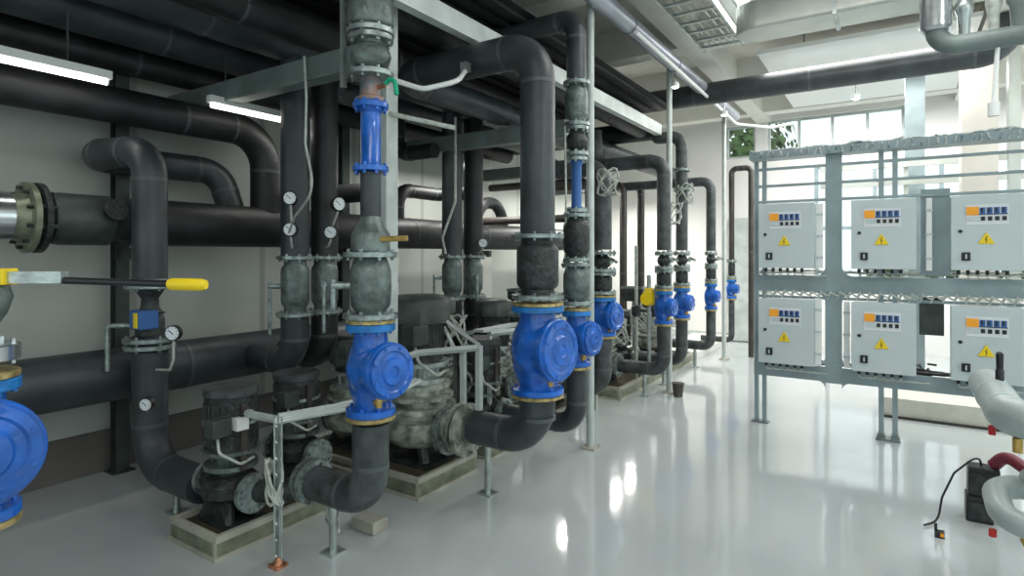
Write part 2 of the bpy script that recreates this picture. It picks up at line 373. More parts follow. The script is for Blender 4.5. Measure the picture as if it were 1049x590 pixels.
# ================================================================= RISERS
def support_leg(x,y,z,l):
    t=thing('floor_stand',l,'support',(x,y,0))
    bm=nb(); cyl(bm,(0,0,.01),(0,0,z),.022); obj('leg',bm,'zinc',t)
    bm=nb(); cbox(bm,(0,0,.005),(.10,.10,.01)); obj('foot_plate',bm,'zinc',t,False)
def check_valve(x,y,zb,zt,rf,rl,ox,l,m='blue'):
    t=thing('check_valve',l,'valve',(x,y,zb)); h=zt-zb; rp=rf*.66
    zc=h*.50
    bm=nb()
    lathe(bm,[(0,rp),(h*.12,rp*.98),(h*.25,rp*1.1)],(0,0,0),seg=24)
    tube(bm,[(0,0,h*.08),(-rf*.42,0,h*.30),(-rf*.5,0,h*.58),(0,0,h*.85)],rp*.92,.1,20)
    sphere(bm,(0,0,zc),rl*.92,(.95,.95,1.0)); lathe(bm,[(h*.6,rp*1.12),(h*.98,rp)],(0,0,0),seg=24)
    lathe(bm,[(0,rl*.80),(ox-.03,rl*.86)],(0,0,zc),(1,-.12,.04),24)
    obj('body',bm,m,t,remesh=.011)
    ax=Vector((1,-.12,.04)).normalized(); o0=Vector((0,0,zc))+ax*(ox-.035)
    bm=nb(); lathe(bm,[(0,rl*.95),(.004,rl),(.028,rl),(.034,rl*.97)],o0,ax,36); obj('rim',bm,m,t)
    bm=nb(); lathe(bm,[(.034,rl*.93),(.052,rl*.9),(.056,rl*.72),(.048,rl*.66),(.050,rl*.5),(.062,rl*.44),(.064,rl*.2),(.056,rl*.16),(.058,.001)],o0,ax,36)
    bolts(bm,o0+ax*.045,ax,rl*.82,8,.010,.014); obj('lid',bm,m,t)
    rings('flange',t,m,[(.018,rf,.036,8)]); rings('flange',t,'ltblue',[(h-.018,rf,.036,8)])
    rings('gasket',t,'gold',[(-.012,rf*1.0,.022,0)]); rings('gasket',t,'gold',[(h+.012,rf*.98,.022,0)])
    bm=nb(); cyl(bm,(rf*.6,-.02,h*.10),(rf*.6,-.02,h*.22),.02,10); cyl(bm,(rf*.6,-.05,h*.17),(rf*.6,.03,h*.17),.012,8); obj('drain_plug',bm,'brass',t)
    return t
def coupling(x,y,z0,z1,r,rf,l,m='iron',style='barrel',lever=None,group=None):
    """flanged fitting between z0 and z1"""
    t=thing({'barrel':'flexible_joint','ball':'shut_off_valve','bell':'check_valve_housing','slim':'balancing_valve'}[style],l,'valve' if style!='barrel' else 'coupling',(x,y,z0),0,group); h=z1-z0
    bm=nb()
    if style=='barrel': prof=[(.02,r*.9),(h*.15,r*.92),(h*.2,r*1.1),(h*.26,r*1.16),(h*.74,r*1.16),(h*.8,r*1.1),(h*.85,r*.92),(h-.02,r*.9)]
    elif style=='ball': prof=[(.02,r*.75),(h*.2,r*.7),(h*.3,r*1.0),(h*.5,r*1.15),(h*.7,r*1.0),(h*.8,r*.7),(h-.02,r*.75)]
    elif style=='slim': prof=[(.02,r*.8),(h*.12,r*.62),(h*.85,r*.62),(h*.9,r*.8),(h-.02,r*.8)]
    else: prof=[(.02,r*.62),(h*.1,r*.8),(h*.2,r*1.05),(h*.45,r*1.12),(h*.72,r*1.1),(h*.88,r*.9),(h-.02,r*.8)]
    lathe(bm,prof); 
    if style in('ball',): 
        sphere(bm,(r*.2,0,h*.5),r*1.0,(1,1,.8),16)
    obj('body',bm,m,t)
    fm='flange' if m not in('ltblue','blue') else m
    rings('flange',t,fm,[(.014,rf,.028,8)]); rings('flange',t,fm,[(h-.014,rf,.028,8)])
    if lever:
        dx,dy,L,dn,lm=lever; v=Vector((dx,dy,0)).normalized(); p=v*r
        bm=nb(); cyl(bm,p*.6+Vector((0,0,h*.5)),p+v*.1+Vector((0,0,h*.5)),.02,10); e=p+v*(.09)+Vector((0,0,h*.5))
        obj('spindle',bm,'flange',t)
        bm=nb(); cyl(bm,e+Vector((0,0,.03)),e+Vector((0,0,-dn)) if dn else e+v*L,.014,8); obj('lever',bm,lm,t)
    return t
def gauge(x,y,z,l,r=.045,stem=None,rz=None):
    """round dial facing the aisle"""
    rz=math.radians(-57) if rz is None else rz
    t=thing('pressure_gauge',l,'gauge',(x,y,z),0); ax=Vector((math.cos(rz),math.sin(rz),0))
    bm=nb(); lathe(bm,[(-.02,r*.96),(-.018,r),(.016,r),(.02,r*.93),(.016,r*.86),(.0,r*.86)],(0,0,0),ax,28); obj('case',bm,'blackp',t)
    bm=nb(); lathe(bm,[(.0,r*.86),(.0175,r*.85)],(0,0,0),ax,28); obj('dial',bm,'dial',t)
    a,b=frame_of(ax); o=ax*.019; bm=nb()
    for k in range(9):
        th=math.radians(-135+k*33.75); d=Vector((0,0,1))*math.cos(th)+a*math.sin(th); cyl(bm,o+d*r*.62,o+d*r*.78,.0015,4)
    d=Vector((0,0,1))*.5+a*.6; d.normalize(); cyl(bm,o-d*r*.2,o+d*r*.6,.0028,5); obj('needle',bm,'sblue',t)
    if stem:
        bm=nb(); tube(bm,[(0,0,-r)]+[tuple(Vector(p)-Vector((x,y,z))) for p in stem],.008,.03,10,5); obj('stem',bm,'cable',t)
    return t
# ---- suction riser (left) fittings
x,y=-4.05,1.92
t=thing('butterfly_valve','grey butterfly valve with yellow tag under the hooked pipe','valve',(x,y,.97))
rings('flange',t,'flange',[(.455-.035,.145,.028,6),(.455-.0,.125,.03,0)]); 
rings('flange',t,'flange',[(.03,.15,.03,6),(.075,.155,.028,6)])
bm=nb(); lathe(bm,[(.40,.085),(.34,.05),(.28,.055),(.24,.085)],(0,0,0),(0,0,1),20); obj('neck',bm,'dkiron',t)
bm=nb(); lathe(bm,[(.09,.11),(.11,.085),(.20,.085),(.24,.07),(.25,.09)],(0,0,0)); obj('body',bm,'dkiron',t)
bm=nb(); cbox(bm,(.03,-.05,.21),(.13,.12,.12)); obj('gearbox',bm,'sblue',t,False,bevel=.008)
bm=nb(); cbox(bm,(.06,-.115,.21),(.035,.012,.095)); obj('tag',bm,'yellow',t,False)
bm=nb(); tube(bm,[(-.03,-.07,.17),(-.16,-.18,.17),(-.16,-.18,-.12)],.016,.03,10); obj('handle',bm,'flange',t)
gauge(-3.72,1.90,zv(341,-3.72,1.90),'blue-rimmed pressure gauge on curved white stem beside gauged valve',.048,[(-3.72,1.90,.95),(-3.76,1.90,.88),(-3.95,1.91,.86)])
gauge(-3.92,1.84,zv(414,-3.92,1.84),'round white gauge fixed on the lower suction pipe',.042,[(-3.97,1.89,zv(414,-3.92,1.84)-.042)])
support_leg(-3.72,1.92,.13,'short leg under the horizontal end of the suction pipe')

# ---- nearest check valve at the left edge with long yellow lever
xn,yn=-2.375,.61
check_valve(xn,yn,.785,1.215,.12,.165,.12,'nearest blue check valve, cut by left edge of the photo')
t=thing('shut_off_valve','grey ball valve with yellow grip lever at left edge, above nearest blue valve','valve',(xn,yn,1.235))
bm=nb(); lathe(bm,[(.0,.06),(.05,.055),(.12,.05),(.18,.085),(.23,.10),(.28,.085),(.33,.05),(.40,.06)],(0,0,0)); obj('body',bm,'iron',t)
rings('flange',t,'steel',[(.06,.118,.05,6)])
u=Vector((K,S,0)); w=Vector((-S,K,0))
def along(s,z,c=0): return u*s+w*(c)+Vector((0,0,z))
bm=nb(); p=along(.13,.335); cbox(bm,(0,0,0),(.07,.06,.05)); bmesh.ops.rotate(bm,verts=bm.verts,cent=(0,0,0),matrix=Matrix.Rotation(YAW,3,'Z')); bmesh.ops.translate(bm,verts=bm.verts,vec=along(.085,.295)); obj('stem_cap',bm,'yellow',t,False,bevel=.004)
bm=nb(); cbox(bm,(0,0,0),(.17,.03,.036)); bmesh.ops.rotate(bm,verts=bm.verts,cent=(0,0,0),matrix=Matrix.Rotation(YAW,3,'Z')); bmesh.ops.translate(bm,verts=bm.verts,vec=along(.20,.293)); obj('lever_arm',bm,'zinc',t,False)
bm=nb(); sweep(bm,[along(.27,.284),along(.63,.272)],.011,12); obj('lever',bm,'blackp',t)
bm=nb(); sweep(bm,[along(.605,.272),along(.615,.272),along(.705,.27),along(.72,.27)],lambda i:(.015,.019,.019,.014)[i],14); obj('grip',bm,'yellow',t)
pipe('dark riser at left edge above the lever valve',[(xn,yn,1.6),(xn,yn,3.0)],.12,'rubber2',R=.2)
pipe('dark pipe under the nearest blue valve at left edge',[(xn,yn,.72),(xn,yn,.30),(xn-.9,yn,.30)],.12,'rubber2',R=.12)
support_leg(xn-.4,yn,.25,'leg under the pipe at left edge of the photo')

# ---- first full stack (u=380)
x,y=-2.235,2.12; Z=lambda v:zv(v,x,y)
pipe('grey insulated riser below the nearest full blue valve, elbowed into nearest pump',[(x,y,Z(433)),(x,y,.345),(-2.72,y,.345)],.185,'rubber2',R=.16)
check_valve(x,y,Z(424),Z(331),.125,.142,.165,'blue check valve with round lid, nearest one shown whole')
coupling(x,y,Z(326),Z(258),.094,.138,'big grey-green bell-shaped valve housing on top of the nearest whole blue valve','iron','bell',(-.6,-.8,.1,.12,'flange'))
t=thing('reducer','grey cone reducer above the bell-shaped housing on the nearest stack','reducer',(x,y,Z(258)))
hh=Z(222)-Z(258); bm=nb(); lathe(bm,[(0.003,.10),(hh*.5,.098),(hh*.55,.092),(hh*.85,.06),(hh,.052)],(0,0,0)); obj('cone',bm,'iron',t)
pipe('short grey pipe between cone reducer and blue balancing valve',[(x,y,Z(222)),(x,y,Z(177))],.105,'rubber',bands=False)
coupling(x,y,Z(176),Z(106),.082,.09,'slim bright blue balancing valve near top of the nearest stack','blue','slim')
t=thing('reducer','blotchy grey-brown neck with green lever above slim blue valve','reducer',(x,y,Z(105)))
hh=Z(78)-Z(105); bm=nb(); lathe(bm,[(.0,.075),(.02,.075),(.03,.055),(hh,.05)],(0,0,0)); obj('neck',bm,'neckmix',t)
bm=nb(); cyl(bm,(.03,0,hh*.5),(.11,0,hh*.55),.012,8); obj('spindle',bm,'copper',t)
bm=nb(); tube(bm,[(.10,0,hh*.55),(.13,.0,hh*.75),(.17,0,hh*.6),(.18,0,hh*.1)],.012,.03,8); obj('lever',bm,'teal',t)
coupling(x,y,Z(80),Z(38),.09,.115,'dark grey ball-bodied shut-off valve at top of nearest stack','iron','ball')
coupling(x,y,Z(37),Z(-6),.10,.12,'grey rubber joint cut by the top of the photo on nearest stack','iron','barrel')
pipe('grey elbow pipe linking top of the nearest stack to overhead pipe',[(x,y,Z(-7)),(x,y,3.16),(-2.56,y,3.16)],.17,'rubber',R=.12)
t=thing('drop_rod','thin pale hanger rod left of the nearest stack top','rod',(-2.36,2.05,2.45))
bm=nb(); box(bm,(-.012,-.012,0),(.012,.012,.95)); obj('rod',bm,'zinc',t,False)
support_leg(-2.52,2.12,.26,'thin zinc leg under elbow of the nearest riser')

# ---- twin risers (u=302/330)
def twin(x,y,D,lab,vt,vb,flip=1,top=3.05,bot=None,m='rubber'):
    a=zv(262 if vt is None else vt,x,y)
    pipe('upper '+lab,[(x,y,a),(x,y,top)],D,m)
    return a
for i,(x,y,w1) in enumerate(((-3.75,2.80,'left one of the near twin dark risers'),(-3.75,3.07,'right one of the near twin dark risers'),(-3.75,4.66,'left one of the second twin dark risers'),(-3.75,5.02,'right one of the second twin dark risers'))):
    za=1.585; zb=1.135
    pipe('upper '+w1,[(x,y,za),(x,y,3.05)],.205,'rubber' if i%2==0 else 'black')
    coupling(x,y,zb,za,.088,.135,'grey flanged joint on '+w1,'iron','barrel',((-.7,-.7,.1,.36,'flange') if i%2==0 else (.75,-.65,.1,.36,'flange')))
    pipe('lower '+w1+', curving to the low header',[(x,y,zb),(x,y,.79),(-4.25,y,.79)],.205,'rubber' if i%2==0 else 'black',R=.2)
gauge(-3.56,2.62,zv(203,-3.56,2.62),'upper of two white-backed gauges right of the near left riser',.05,[(-3.60,2.66,1.80),(-3.70,2.74,1.78)])
gauge(-3.56,2.62,zv(235,-3.56,2.62)+.0,'lower of two white-backed gauges right of the near left riser',.05,[(-3.60,2.66,1.65),(-3.70,2.74,1.64)])
gauge(-3.53,2.95,zv(238,-3.53,2.95),'white gauge right of the near right riser',.05,[(-3.58,2.97,1.66),(-3.68,3.02,1.65)])
gauge(-3.5,2.99,zv(209,-3.5,2.99),'dark-rimmed gauge highest on right of the near right riser',.055,[(-3.58,3.0,1.80),(-3.68,3.04,1.79)],rz=math.radians(-10))
gauge(-3.55,4.92,zv(249,-3.55,4.92),'small white gauge beside the second twin risers',.05,[(-3.62,4.95,1.62),(-3.7,4.98,1.6)])

# ---- big riser (u=551)
x,y=-1.885,3.2; Z=lambda v:zv(v,x,y)
pipe('big grey-blue riser pipe with wide top elbow, in front of the channel',[(x,y,Z(240)),(x,y,2.905),(-3.06,y,2.905),(-3.06,9.8,2.905)],.222,'rubber',R=.21)
coupling(x,y,Z(306),Z(240),.115,.165,'dark barrel joint with broad flange under the big riser','dkiron','barrel',None)
check_valve(x,y,Z(402),Z(313),.166,.195,.17,'largest blue check valve, under the big riser')
pipe('big grey elbow pipe from the largest blue valve to its pump',[(x,y,Z(404)),(x,y,.43),(-2.38,y,.43)],.225,'rubber',R=.23)
support_leg(-2.27,3.2,.33,'zinc leg under the big elbow pipe beside the frame')

# ---- riser behind big riser (u=585)
x,y=-1.99,3.95; Z=lambda v:zv(v,x,y)
pipe('blue-grey riser with top elbow just right of the big riser',[(x,y,Z(84)),(x,y,3.36),(-2.95,y,3.36)],.15,'rubber',R=.13)
coupling(x,y,Z(130),Z(84),.075,.10,'green-grey joint under the blue-grey riser','iron','barrel')
coupling(x,y,Z(160),Z(130),.07,.09,'dark ball valve right of the big riser','dkiron','ball')
coupling(x,y,Z(218),Z(161),.062,.08,'slim dark blue strainer body right of the big riser','sblue','slim')
coupling(x,y,Z(268),Z(219),.085,.10,'dark joint right of the lower big riser','dkiron','barrel')
coupling(x,y,Z(312),Z(269),.09,.115,'grey housing right behind the broad flange','iron','bell')
check_valve(x,y,Z(374),Z(318),.11,.13,.14,'blue check valve half hidden right behind the largest one')
pipe('dark elbow pipe curving down behind the largest blue valve',[(x,y,Z(376)),(x,y,.32),(-2.62,y,.32)],.15,'rubber',R=.15)

# ---- distant risers
XE={'third blue-valve stack':.42,'fourth blue-valve stack':.55,'fifth blue-valve stack':.61,'sixth blue-valve stack':.65}
WHERE={'third blue-valve stack':'right of the big riser','fourth blue-valve stack':'left of the bucket','fifth blue-valve stack':'behind the bucket','sixth blue-valve stack':'near far wall'}
def far_stack(x,y,D,vt,name_pos,zt,rf,xr=-2.95,zbv=.83,ztv=1.19,zel=.316,zj=1.62,extra=True):
    pipe('elbowed upper riser of the %s, %s'%(name_pos,WHERE[name_pos]),[(x,y,zj+.02),(x,y,zt),(xr,y,zt)]+([(xr,y,3.05)] if xr>-4.5 else []),D,'rubber2' if extra else 'rubber',R=D)
    coupling(x,y,ztv+.24,zj,D*.42,rf,'upper dark joint on the %s, %s'%(name_pos,WHERE[name_pos]),'dkiron','ball',(.8,-.6,.1,0,'flange'))
    coupling(x,y,ztv+.03,ztv+.235,D*.45,rf,'lower dark joint on the %s, %s'%(name_pos,WHERE[name_pos]),'dkiron','barrel')
    check_valve(x,y,zbv,ztv,rf*1.0,rf*1.0,rf*1.1,'blue check valve of the %s, %s'%(name_pos,WHERE[name_pos]))
    pipe('lower elbow pipe of the %s, %s'%(name_pos,WHERE[name_pos]),[(x,y,zbv-.02),(x,y,zel),(x-XE[name_pos],y,zel)],D,'rubber2',R=D*.95)
    support_leg(x-.22,y,zel-D/2+.01,'short leg under the lower elbow of the %s, %s'%(name_pos,WHERE[name_pos]))
far_stack(-2.32,5.14,.185,165,'third blue-valve stack',2.43,.135)
far_stack(-2.13,6.36,.15,165,'fourth blue-valve stack',2.63,.10)
far_stack(-2.14,7.05,.14,125,'fifth blue-valve stack',3.02,.10,xr=-2.45,extra=True)
far_stack(-2.13,8.36,.13,185,'sixth blue-valve stack',2.61,.085,xr=-4.86)
# seventh: inverted U by the far wall
x,y=-2.13,9.6
pipe('narrow inverted-U pipe nearest the far wall',[(x,y,1.5),(x,y,2.93),(-1.84,y,2.93),(-1.84,y,.01)],.085,'brown',R=.08)
coupling(x,y,1.22,1.5,.045,.075,'small dark joint on the inverted-U pipe','dkiron','barrel')
check_valve(x,y,.90,1.20,.075,.075,.085,'smallest and farthest blue check valve by the far wall')
pipe('thin lower pipe under the farthest blue valve',[(x,y,.88),(x,y,.25),(-2.6,y,.25)],.09,'rubber2',R=.08)
# background brownish risers
for (x,y,z0,z1,D,l) in ((-3.4,8.3,.0,3.0,.11,'thin brown pipe on left of the background pair'),(-3.2,8.5,.0,3.0,.11,'thin brown pipe on right of the background pair'),(-3.3,6.9,.5,2.9,.10,'narrow brown riser behind the fourth stack')):
    pipe(l,[(x,y,max(z0,.005)),(x,y,z1-.36),(-4.88,y,z1-.36)],D,'brown')
pipe('dark cross link pipe at eye height behind the third stack',[(-4.3,5.9,2.0),(-2.75,5.9,2.0),(-2.75,5.9,.7)],.09,'brown',R=.1)
# bends along header (left wall)
pipe('black hooked bend dropping from upper header left of the second twin risers',[(-4.35,3.62,2.02),(-4.35,3.62,2.14),(-3.62,3.62,2.14),(-3.62,3.62,1.40)],.17,'black',R=.17)
pipe('dark pipe from the narrow valve down to the low header',[(-3.62,3.62,1.14),(-3.62,3.62,.80),(-4.25,3.62,.80)],.12,'black')
coupling(-3.62,3.62,1.14,1.39,.05,.11,'dark narrow valve under the black hooked bend','dkiron','ball')
pipe('small black arch on the upper header behind the second twin risers',[(-4.4,4.55,1.9),(-4.4,4.55,2.28),(-4.4,5.3,2.28),(-3.9,5.3,2.28)],.15,'black',R=.17)
pipe('small black upside-down U over the upper header left of the big riser',[(-4.4,5.95,1.9),(-4.4,5.95,2.26),(-4.4,6.55,2.26),(-4.4,6.55,1.9)],.15,'black',R=.28)
pipe('black J-shaped bend hanging from overhead pipes left of the second twin risers',[(-4.3,4.45,3.02),(-4.3,4.45,2.62),(-3.8,4.45,2.62)],.15,'black',R=.16)

# ================================================================= PUMPS
def pump(loc,s,label,mh=.36,style=0,rz=0):
    """vertical inline pump; discharge flange toward local +X"""
    t=thing('inline_pump',label,'pump',loc,rz)
    z=lambda v:v*s
    bm=nb(); a=[(-.13,-.1),(.13,-.1),(.13,.1),(-.13,.1)]
    box(bm,(-.15*s,-.12*s,0),(.15*s,.12*s,.02*s))
    for sx in(-1,1):
        for sy in(-1,1): sweep(bm,[(sx*.12*s,sy*.09*s,.02*s),(sx*.07*s,sy*.06*s,.14*s)],.03*s,6)
    if style==0:
        for sy in(-1,1):
            f=[(-.13,.02),(.13,.02),(.10,.20),(-.10,.20)]; a=[bm.verts.new((p[0]*s,sy*.10*s,p[1]*s)) for p in f]; b=[bm.verts.new((p[0]*s,sy*.085*s,p[1]*s)) for p in f]
            bm.faces.new(a); bm.faces.new(b[::-1])
            for i in range(4): j=(i+1)%4; bm.faces.new((a[i],a[j],b[j],b[i]))
    obj('foot',bm,'dkiron',t,False)
    bm=nb()
    if style==0:
        lathe(bm,[(.10*s,.07*s),(.12*s,.12*s),(.16*s,.155*s),(.22*s,.155*s),(.26*s,.12*s),(.27*s,.09*s),(.31*s,.09*s)])
    else:
        lathe(bm,[(.08*s,.08*s),(.10*s,.14*s),(.15*s,.19*s),(.23*s,.20*s),(.24*s,.155*s),(.27*s,.155*s),(.275*s,.195*s),(.30*s,.195*s),(.305*s,.15*s),(.33*s,.15*s),(.335*s,.18*s),(.355*s,.18*s),(.36*s,.14*s),(.385*s,.14*s),(.39*s,.165*s),(.41*s,.165*s),(.42*s,.12*s)])
    lathe(bm,[(-.21*s,.075*s),(.21*s,.075*s)],(0,0,.19*s),(1,0,0),20)
    obj('volute',bm,'dkiron' if style==0 else 'paleiron',t)
    for sg in(-1,1):
        bm=nb(); o=(sg*.21*s,0,.19*s); fr=.125 if style else .105; lathe(bm,[(-.016*s,fr*s),(.016*s,fr*s)],o,(1,0,0),28); bolts(bm,o,(1,0,0),fr*.8*s,8,.009*s,.03*s); obj('flange',bm,'flange',t)
    z0=.31*s if style==0 else .42*s
    bm=nb(); 
    for k in range(4):
        th=PI/4+k*PI/2; cyl(bm,(.085*s*math.cos(th),.085*s*math.sin(th),z0-.02),(.095*s*math.cos(th),.095*s*math.sin(th),z0+.1*s),.018*s,8)
    lathe(bm,[(z0-.005,.145*s),(z0+.02*s,.145*s)]); lathe(bm,[(z0+.085*s,.158*s),(z0+.105*s,.158*s)]); lathe(bm,[(z0+.02*s,.09*s),(z0+.085*s,.09*s)]); obj('lantern',bm,'iron' if style==0 else 'zinc',t)
    z1=z0+.105*s; bm=nb(); prof=[(z1,.115*s)]; n=7 if style else 5
    mr=.128 if style else .138
    lathe(bm,[(z1,mr*s),(z1+mh*s,mr*s)],seg=32)
    for k in range(30):
        th=2*PI*k/30; c,sn=math.cos(th),math.sin(th); sweep(bm,[(c*mr*s,sn*mr*s,z1+.03*s),(c*mr*s,sn*mr*s,z1+mh*s*.78)],.008*s,4)
    obj('motor',bm,'dkiron',t)
    bm=nb(); zz=z1+mh*s
    if style: lathe(bm,[(zz-.05*s,.165*s),(zz+.055*s,.165*s),(zz+.075*s,.15*s),(zz+.09*s,.12*s)],seg=8)
    else: lathe(bm,[(zz-.035*s,.143*s),(zz-.03*s,.147*s),(zz+.005*s,.147*s),(zz+.012*s,.14*s)],seg=28)
    obj('fan_cover',bm,'rubber2' if style==0 else 'dkgreen',t)
    if style==0:
        bm=nb(); lathe(bm,[(z1+mh*.42*s,.149*s),(z1+mh*.42*s+.018,.149*s)],seg=32); obj('band',bm,'flange',t)
        bm=nb(); box(bm,(.125*s,-.035*s,z0),(.155*s,.0,z1+mh*.8*s)); obj('conduit',bm,'brown',t,False)
    bm=nb(); box(bm,(.05*s,-.19*s,z1+.10*s),(.14*s,-.08*s,z1+.20*s)); obj('terminal_box',bm,'dkgreen',t,False,bevel=.008*s)
    bm=nb(); tube(bm,[(.10*s,-.14*s,z1+.10*s),(.13*s,-.15*s,z1+.02*s),(.17*s,-.05*s,z1-.06*s),(.12*s,.06*s,z1-.06*s)],.008*s,.04*s,8); obj('cable',bm,'cable',t)
    return t
def plinth(x0,x1,y0,y1,h,l):
    t=thing('pump_plinth',l,'plinth',((x0+x1)/2,(y0+y1)/2,0)); a=(x1-x0)/2; b=(y1-y0)/2
    bm=nb(); box(bm,(-a,-b,0),(a,b,h-.035)); obj('block',bm,'olive',t,False)
    bm=nb(); w=.03
    box(bm,(-a,-b,h-.035),(a,-b+w,h)); box(bm,(-a,b-w,h-.035),(a,b,h)); box(bm,(-a,-b+w,h-.035),(-a+w,b-w,h)); box(bm,(a-w,-b+w,h-.035),(a,b-w,h))
    box(bm,(-a-.012,-b-.012,0),(a+.012,-b,.02)); box(bm,(a,-b,0),(a+.012,b,.02)); box(bm,(a-.02,-b-.006,.02),(a+.006,-b,h-.035))
    obj('rim',bm,'plinth',t,False)
    bm=nb(); box(bm,(-a+w,-b+w,h-.034),(a-w,b-w,h-.03)); obj('tray',bm,'plinthd',t,False)
plinth(-3.40,-2.95,1.72,2.78,.125,'low olive concrete plinth carrying the two nearest pumps')
pump((-3.17,1.94,.092),1.0,'nearest dark vertical pump, left one on the front plinth',.33)
pump((-3.36,2.52,.092),1.02,'second dark vertical pump, right behind the nearest pump',.28)
plinth(-3.85,-2.58,2.86,3.50,.14,'wide olive plinth with rimmed edge behind nearest blue valve')
pump((-2.90,3.22,.107),1.38,'large pump with pale ribbed housing and boxy black motor cap',.25,1)
pump((-3.56,3.2,.107),1.12,'large pump partly hidden behind the nearest blue valve stack',.10,1)
plinth(-3.75,-2.62,3.72,5.45,.14,'plinth farther back under the third group of pumps')
pump((-3.45,4.05,.107),1.1,'dark pump behind the boxy motor cap pump, below second twin risers',.4,1)
pump((-2.87,3.95,.107),1.1,'dark pump between the frame and the largest blue valve',.3,0)
pump((-3.3,4.75,.107),1.15,'dark pump farther back below the second twin risers',.3,1)
pump((-2.95,5.14,.107),1.1,'dark pump feeding the third blue-valve stack',.28,1)
plinth(-3.5,-2.5,6.0,8.8,.14,'long plinth under the far pumps near the small bucket')
pump((-2.9,6.36,.107),1.1,'pump with pale fittings feeding the fourth blue-valve stack',.28,1)
pump((-2.95,7.05,.107),1.1,'pump feeding the fifth blue-valve stack',.28,0)
pump((-2.98,8.36,.107),1.1,'farthest pump near the far wall',.28,1)
pipe('stub pipe joining pump discharge to the nearest elbow',[(-2.96,1.98,.285),(-2.80,2.02,.30),(-2.68,2.12,.345)],.13,'dkiron',R=.08,bands=False,name='stub_pipe')
t=thing('flange_joint','pale round flange where nearest elbow pipe meets its pump','flange',(-2.70,2.12,.345))
bm=nb()
for q in(-.02,.025): lathe(bm,[(q-.015,.12),(q+.015,.12)],(0,0,0),(1,0,0),28)
bolts(bm,(0,0,0),(1,0,0),.1,8,.009,.05); obj('flange',bm,'flange',t)
t=thing('flange_joint','large pale flange pair where the big elbow pipe meets its pump','flange',(-2.46,3.2,.40))
bm=nb()
for q,r in((-.04,.17),(.02,.18)): lathe(bm,[(q-.018,r),(q+.018,r)],(0,0,0),(1,0,0),32)
lathe(bm,[(-.14,.12),(-.04,.13)],(0,0,0),(1,0,0)); bolts(bm,(0,0,0),(1,0,0),.15,10,.011,.07); obj('flange',bm,'paleiron',t)

# ================================================================= STRUT FRAMES
def lattice(bm,a,b,w=.03,axis=(1,0,0),n=None):
    a=Vector(a);b=Vector(b);ax=Vector(axis)*w/2; sweep(bm,[a-ax,b-ax],.0065,4); sweep(bm,[a+ax,b+ax],.0065,4)
    L=(b-a).length; n=n or int(L/.04); d=(b-a)/n
    for i in range(n): s=1 if i%2 else -1; sweep(bm,[a+d*i-ax*s,a+d*(i+1)+ax*s],.004,4)
u_=Vector((K,S,0))
t=thing('perforated_stand','perforated zinc strut stand in front of the nearest pumps, with cable arms','stand',(-2.64,1.87,0))
bm=nb(); lattice(bm,(0,0,.02),(0,0,.77),.036,(K,S,0)); box(bm,(-.012,-.004,.02),(.012,.004,.77)); obj('post',bm,'zinc',t,False)
bm=nb(); cbox(bm,(0,0,.008),(.07,.07,.014)); lathe(bm,[(.014,.025),(.05,.012)],(0,0,0)); obj('foot',bm,'copper',t,False)
bm=nb(); sweep(bm,fillet([(0,0,.75),(-.35,.05,.72),(-.42,.12,.70)],.1),.022,8); obj('arm',bm,'paint',t)
for k in range(3):
    bm=nb(); sweep(bm,[(.0,.0,.77-.014*k),(.07+.015*k,.3,.765-.01*k),(.11+.02*k,.55,.775-.012*k),(.10+.02*k,.92,.80)],.015,8); obj('arm',bm,'paint',t)
bm=nb(); box(bm,(-.43,.0,.63),(-.36,.07,.70)); obj('tag',bm,'whitep',t,False)
def coil(c,r,n,amp,label,seed,mt='cable',rt=.007,name='flexible_conduit'):
    rnd=random.Random(seed); bm=nb()
    for j in range(n):
        pts=[]; ph=rnd.random()*6
        for k in range(15):
            th=k/14*2*PI; pts.append((r*(.6+.5*rnd.random())*math.cos(th+ph)*.8,r*(.6+.5*rnd.random())*math.sin(th+ph)*.5,amp*math.sin(th)+.02*rnd.random()))
        sweep(bm,fillet(pts,.02,3),rt,6)
    o=obj(name,bm,mt); o.location=c; return tag(o,label,'conduit')
coil((-2.66,1.86,.42),.07,5,.11,'tangled pale flexible conduit wound round the strut stand',3)
coil((-2.60,2.18,.16),.06,4,.10,'loose pale conduit loops hanging below the nearest elbow pipe',5)
t=thing('steel_stand','pale steel frame with two posts in front of the boxy motor cap pump','stand',(-2.36,3.2,0))
bm=nb(); box(bm,(.0,-.02,.548),(.035,.02,.98)); obj('post',bm,'paint',t,False)
bm=nb(); box(bm,(-.10,-.06,.585),(-.065,-.03,.96)); obj('post',bm,'paint',t,False)
bm=nb(); sweep(bm,[(.02,-.02,.97),(-.25,-.3,.95),(-.5,-.62,.86)],.022,4); obj('rail',bm,'paint',t,False)
bm=nb(); sweep(bm,[(.02,.0,.985),(-.22,.05,1.07),(-.3,.05,1.12)],.016,4); sweep(bm,[(-.28,.03,1.04),(-.2,.02,.93)],.014,4); obj('brace',bm,'paint',t,False)
bm=nb(); sweep(bm,[(-.1,.3,1.02),(.25,.75,1.06)],.022,4); obj('rail',bm,'paint',t,False)

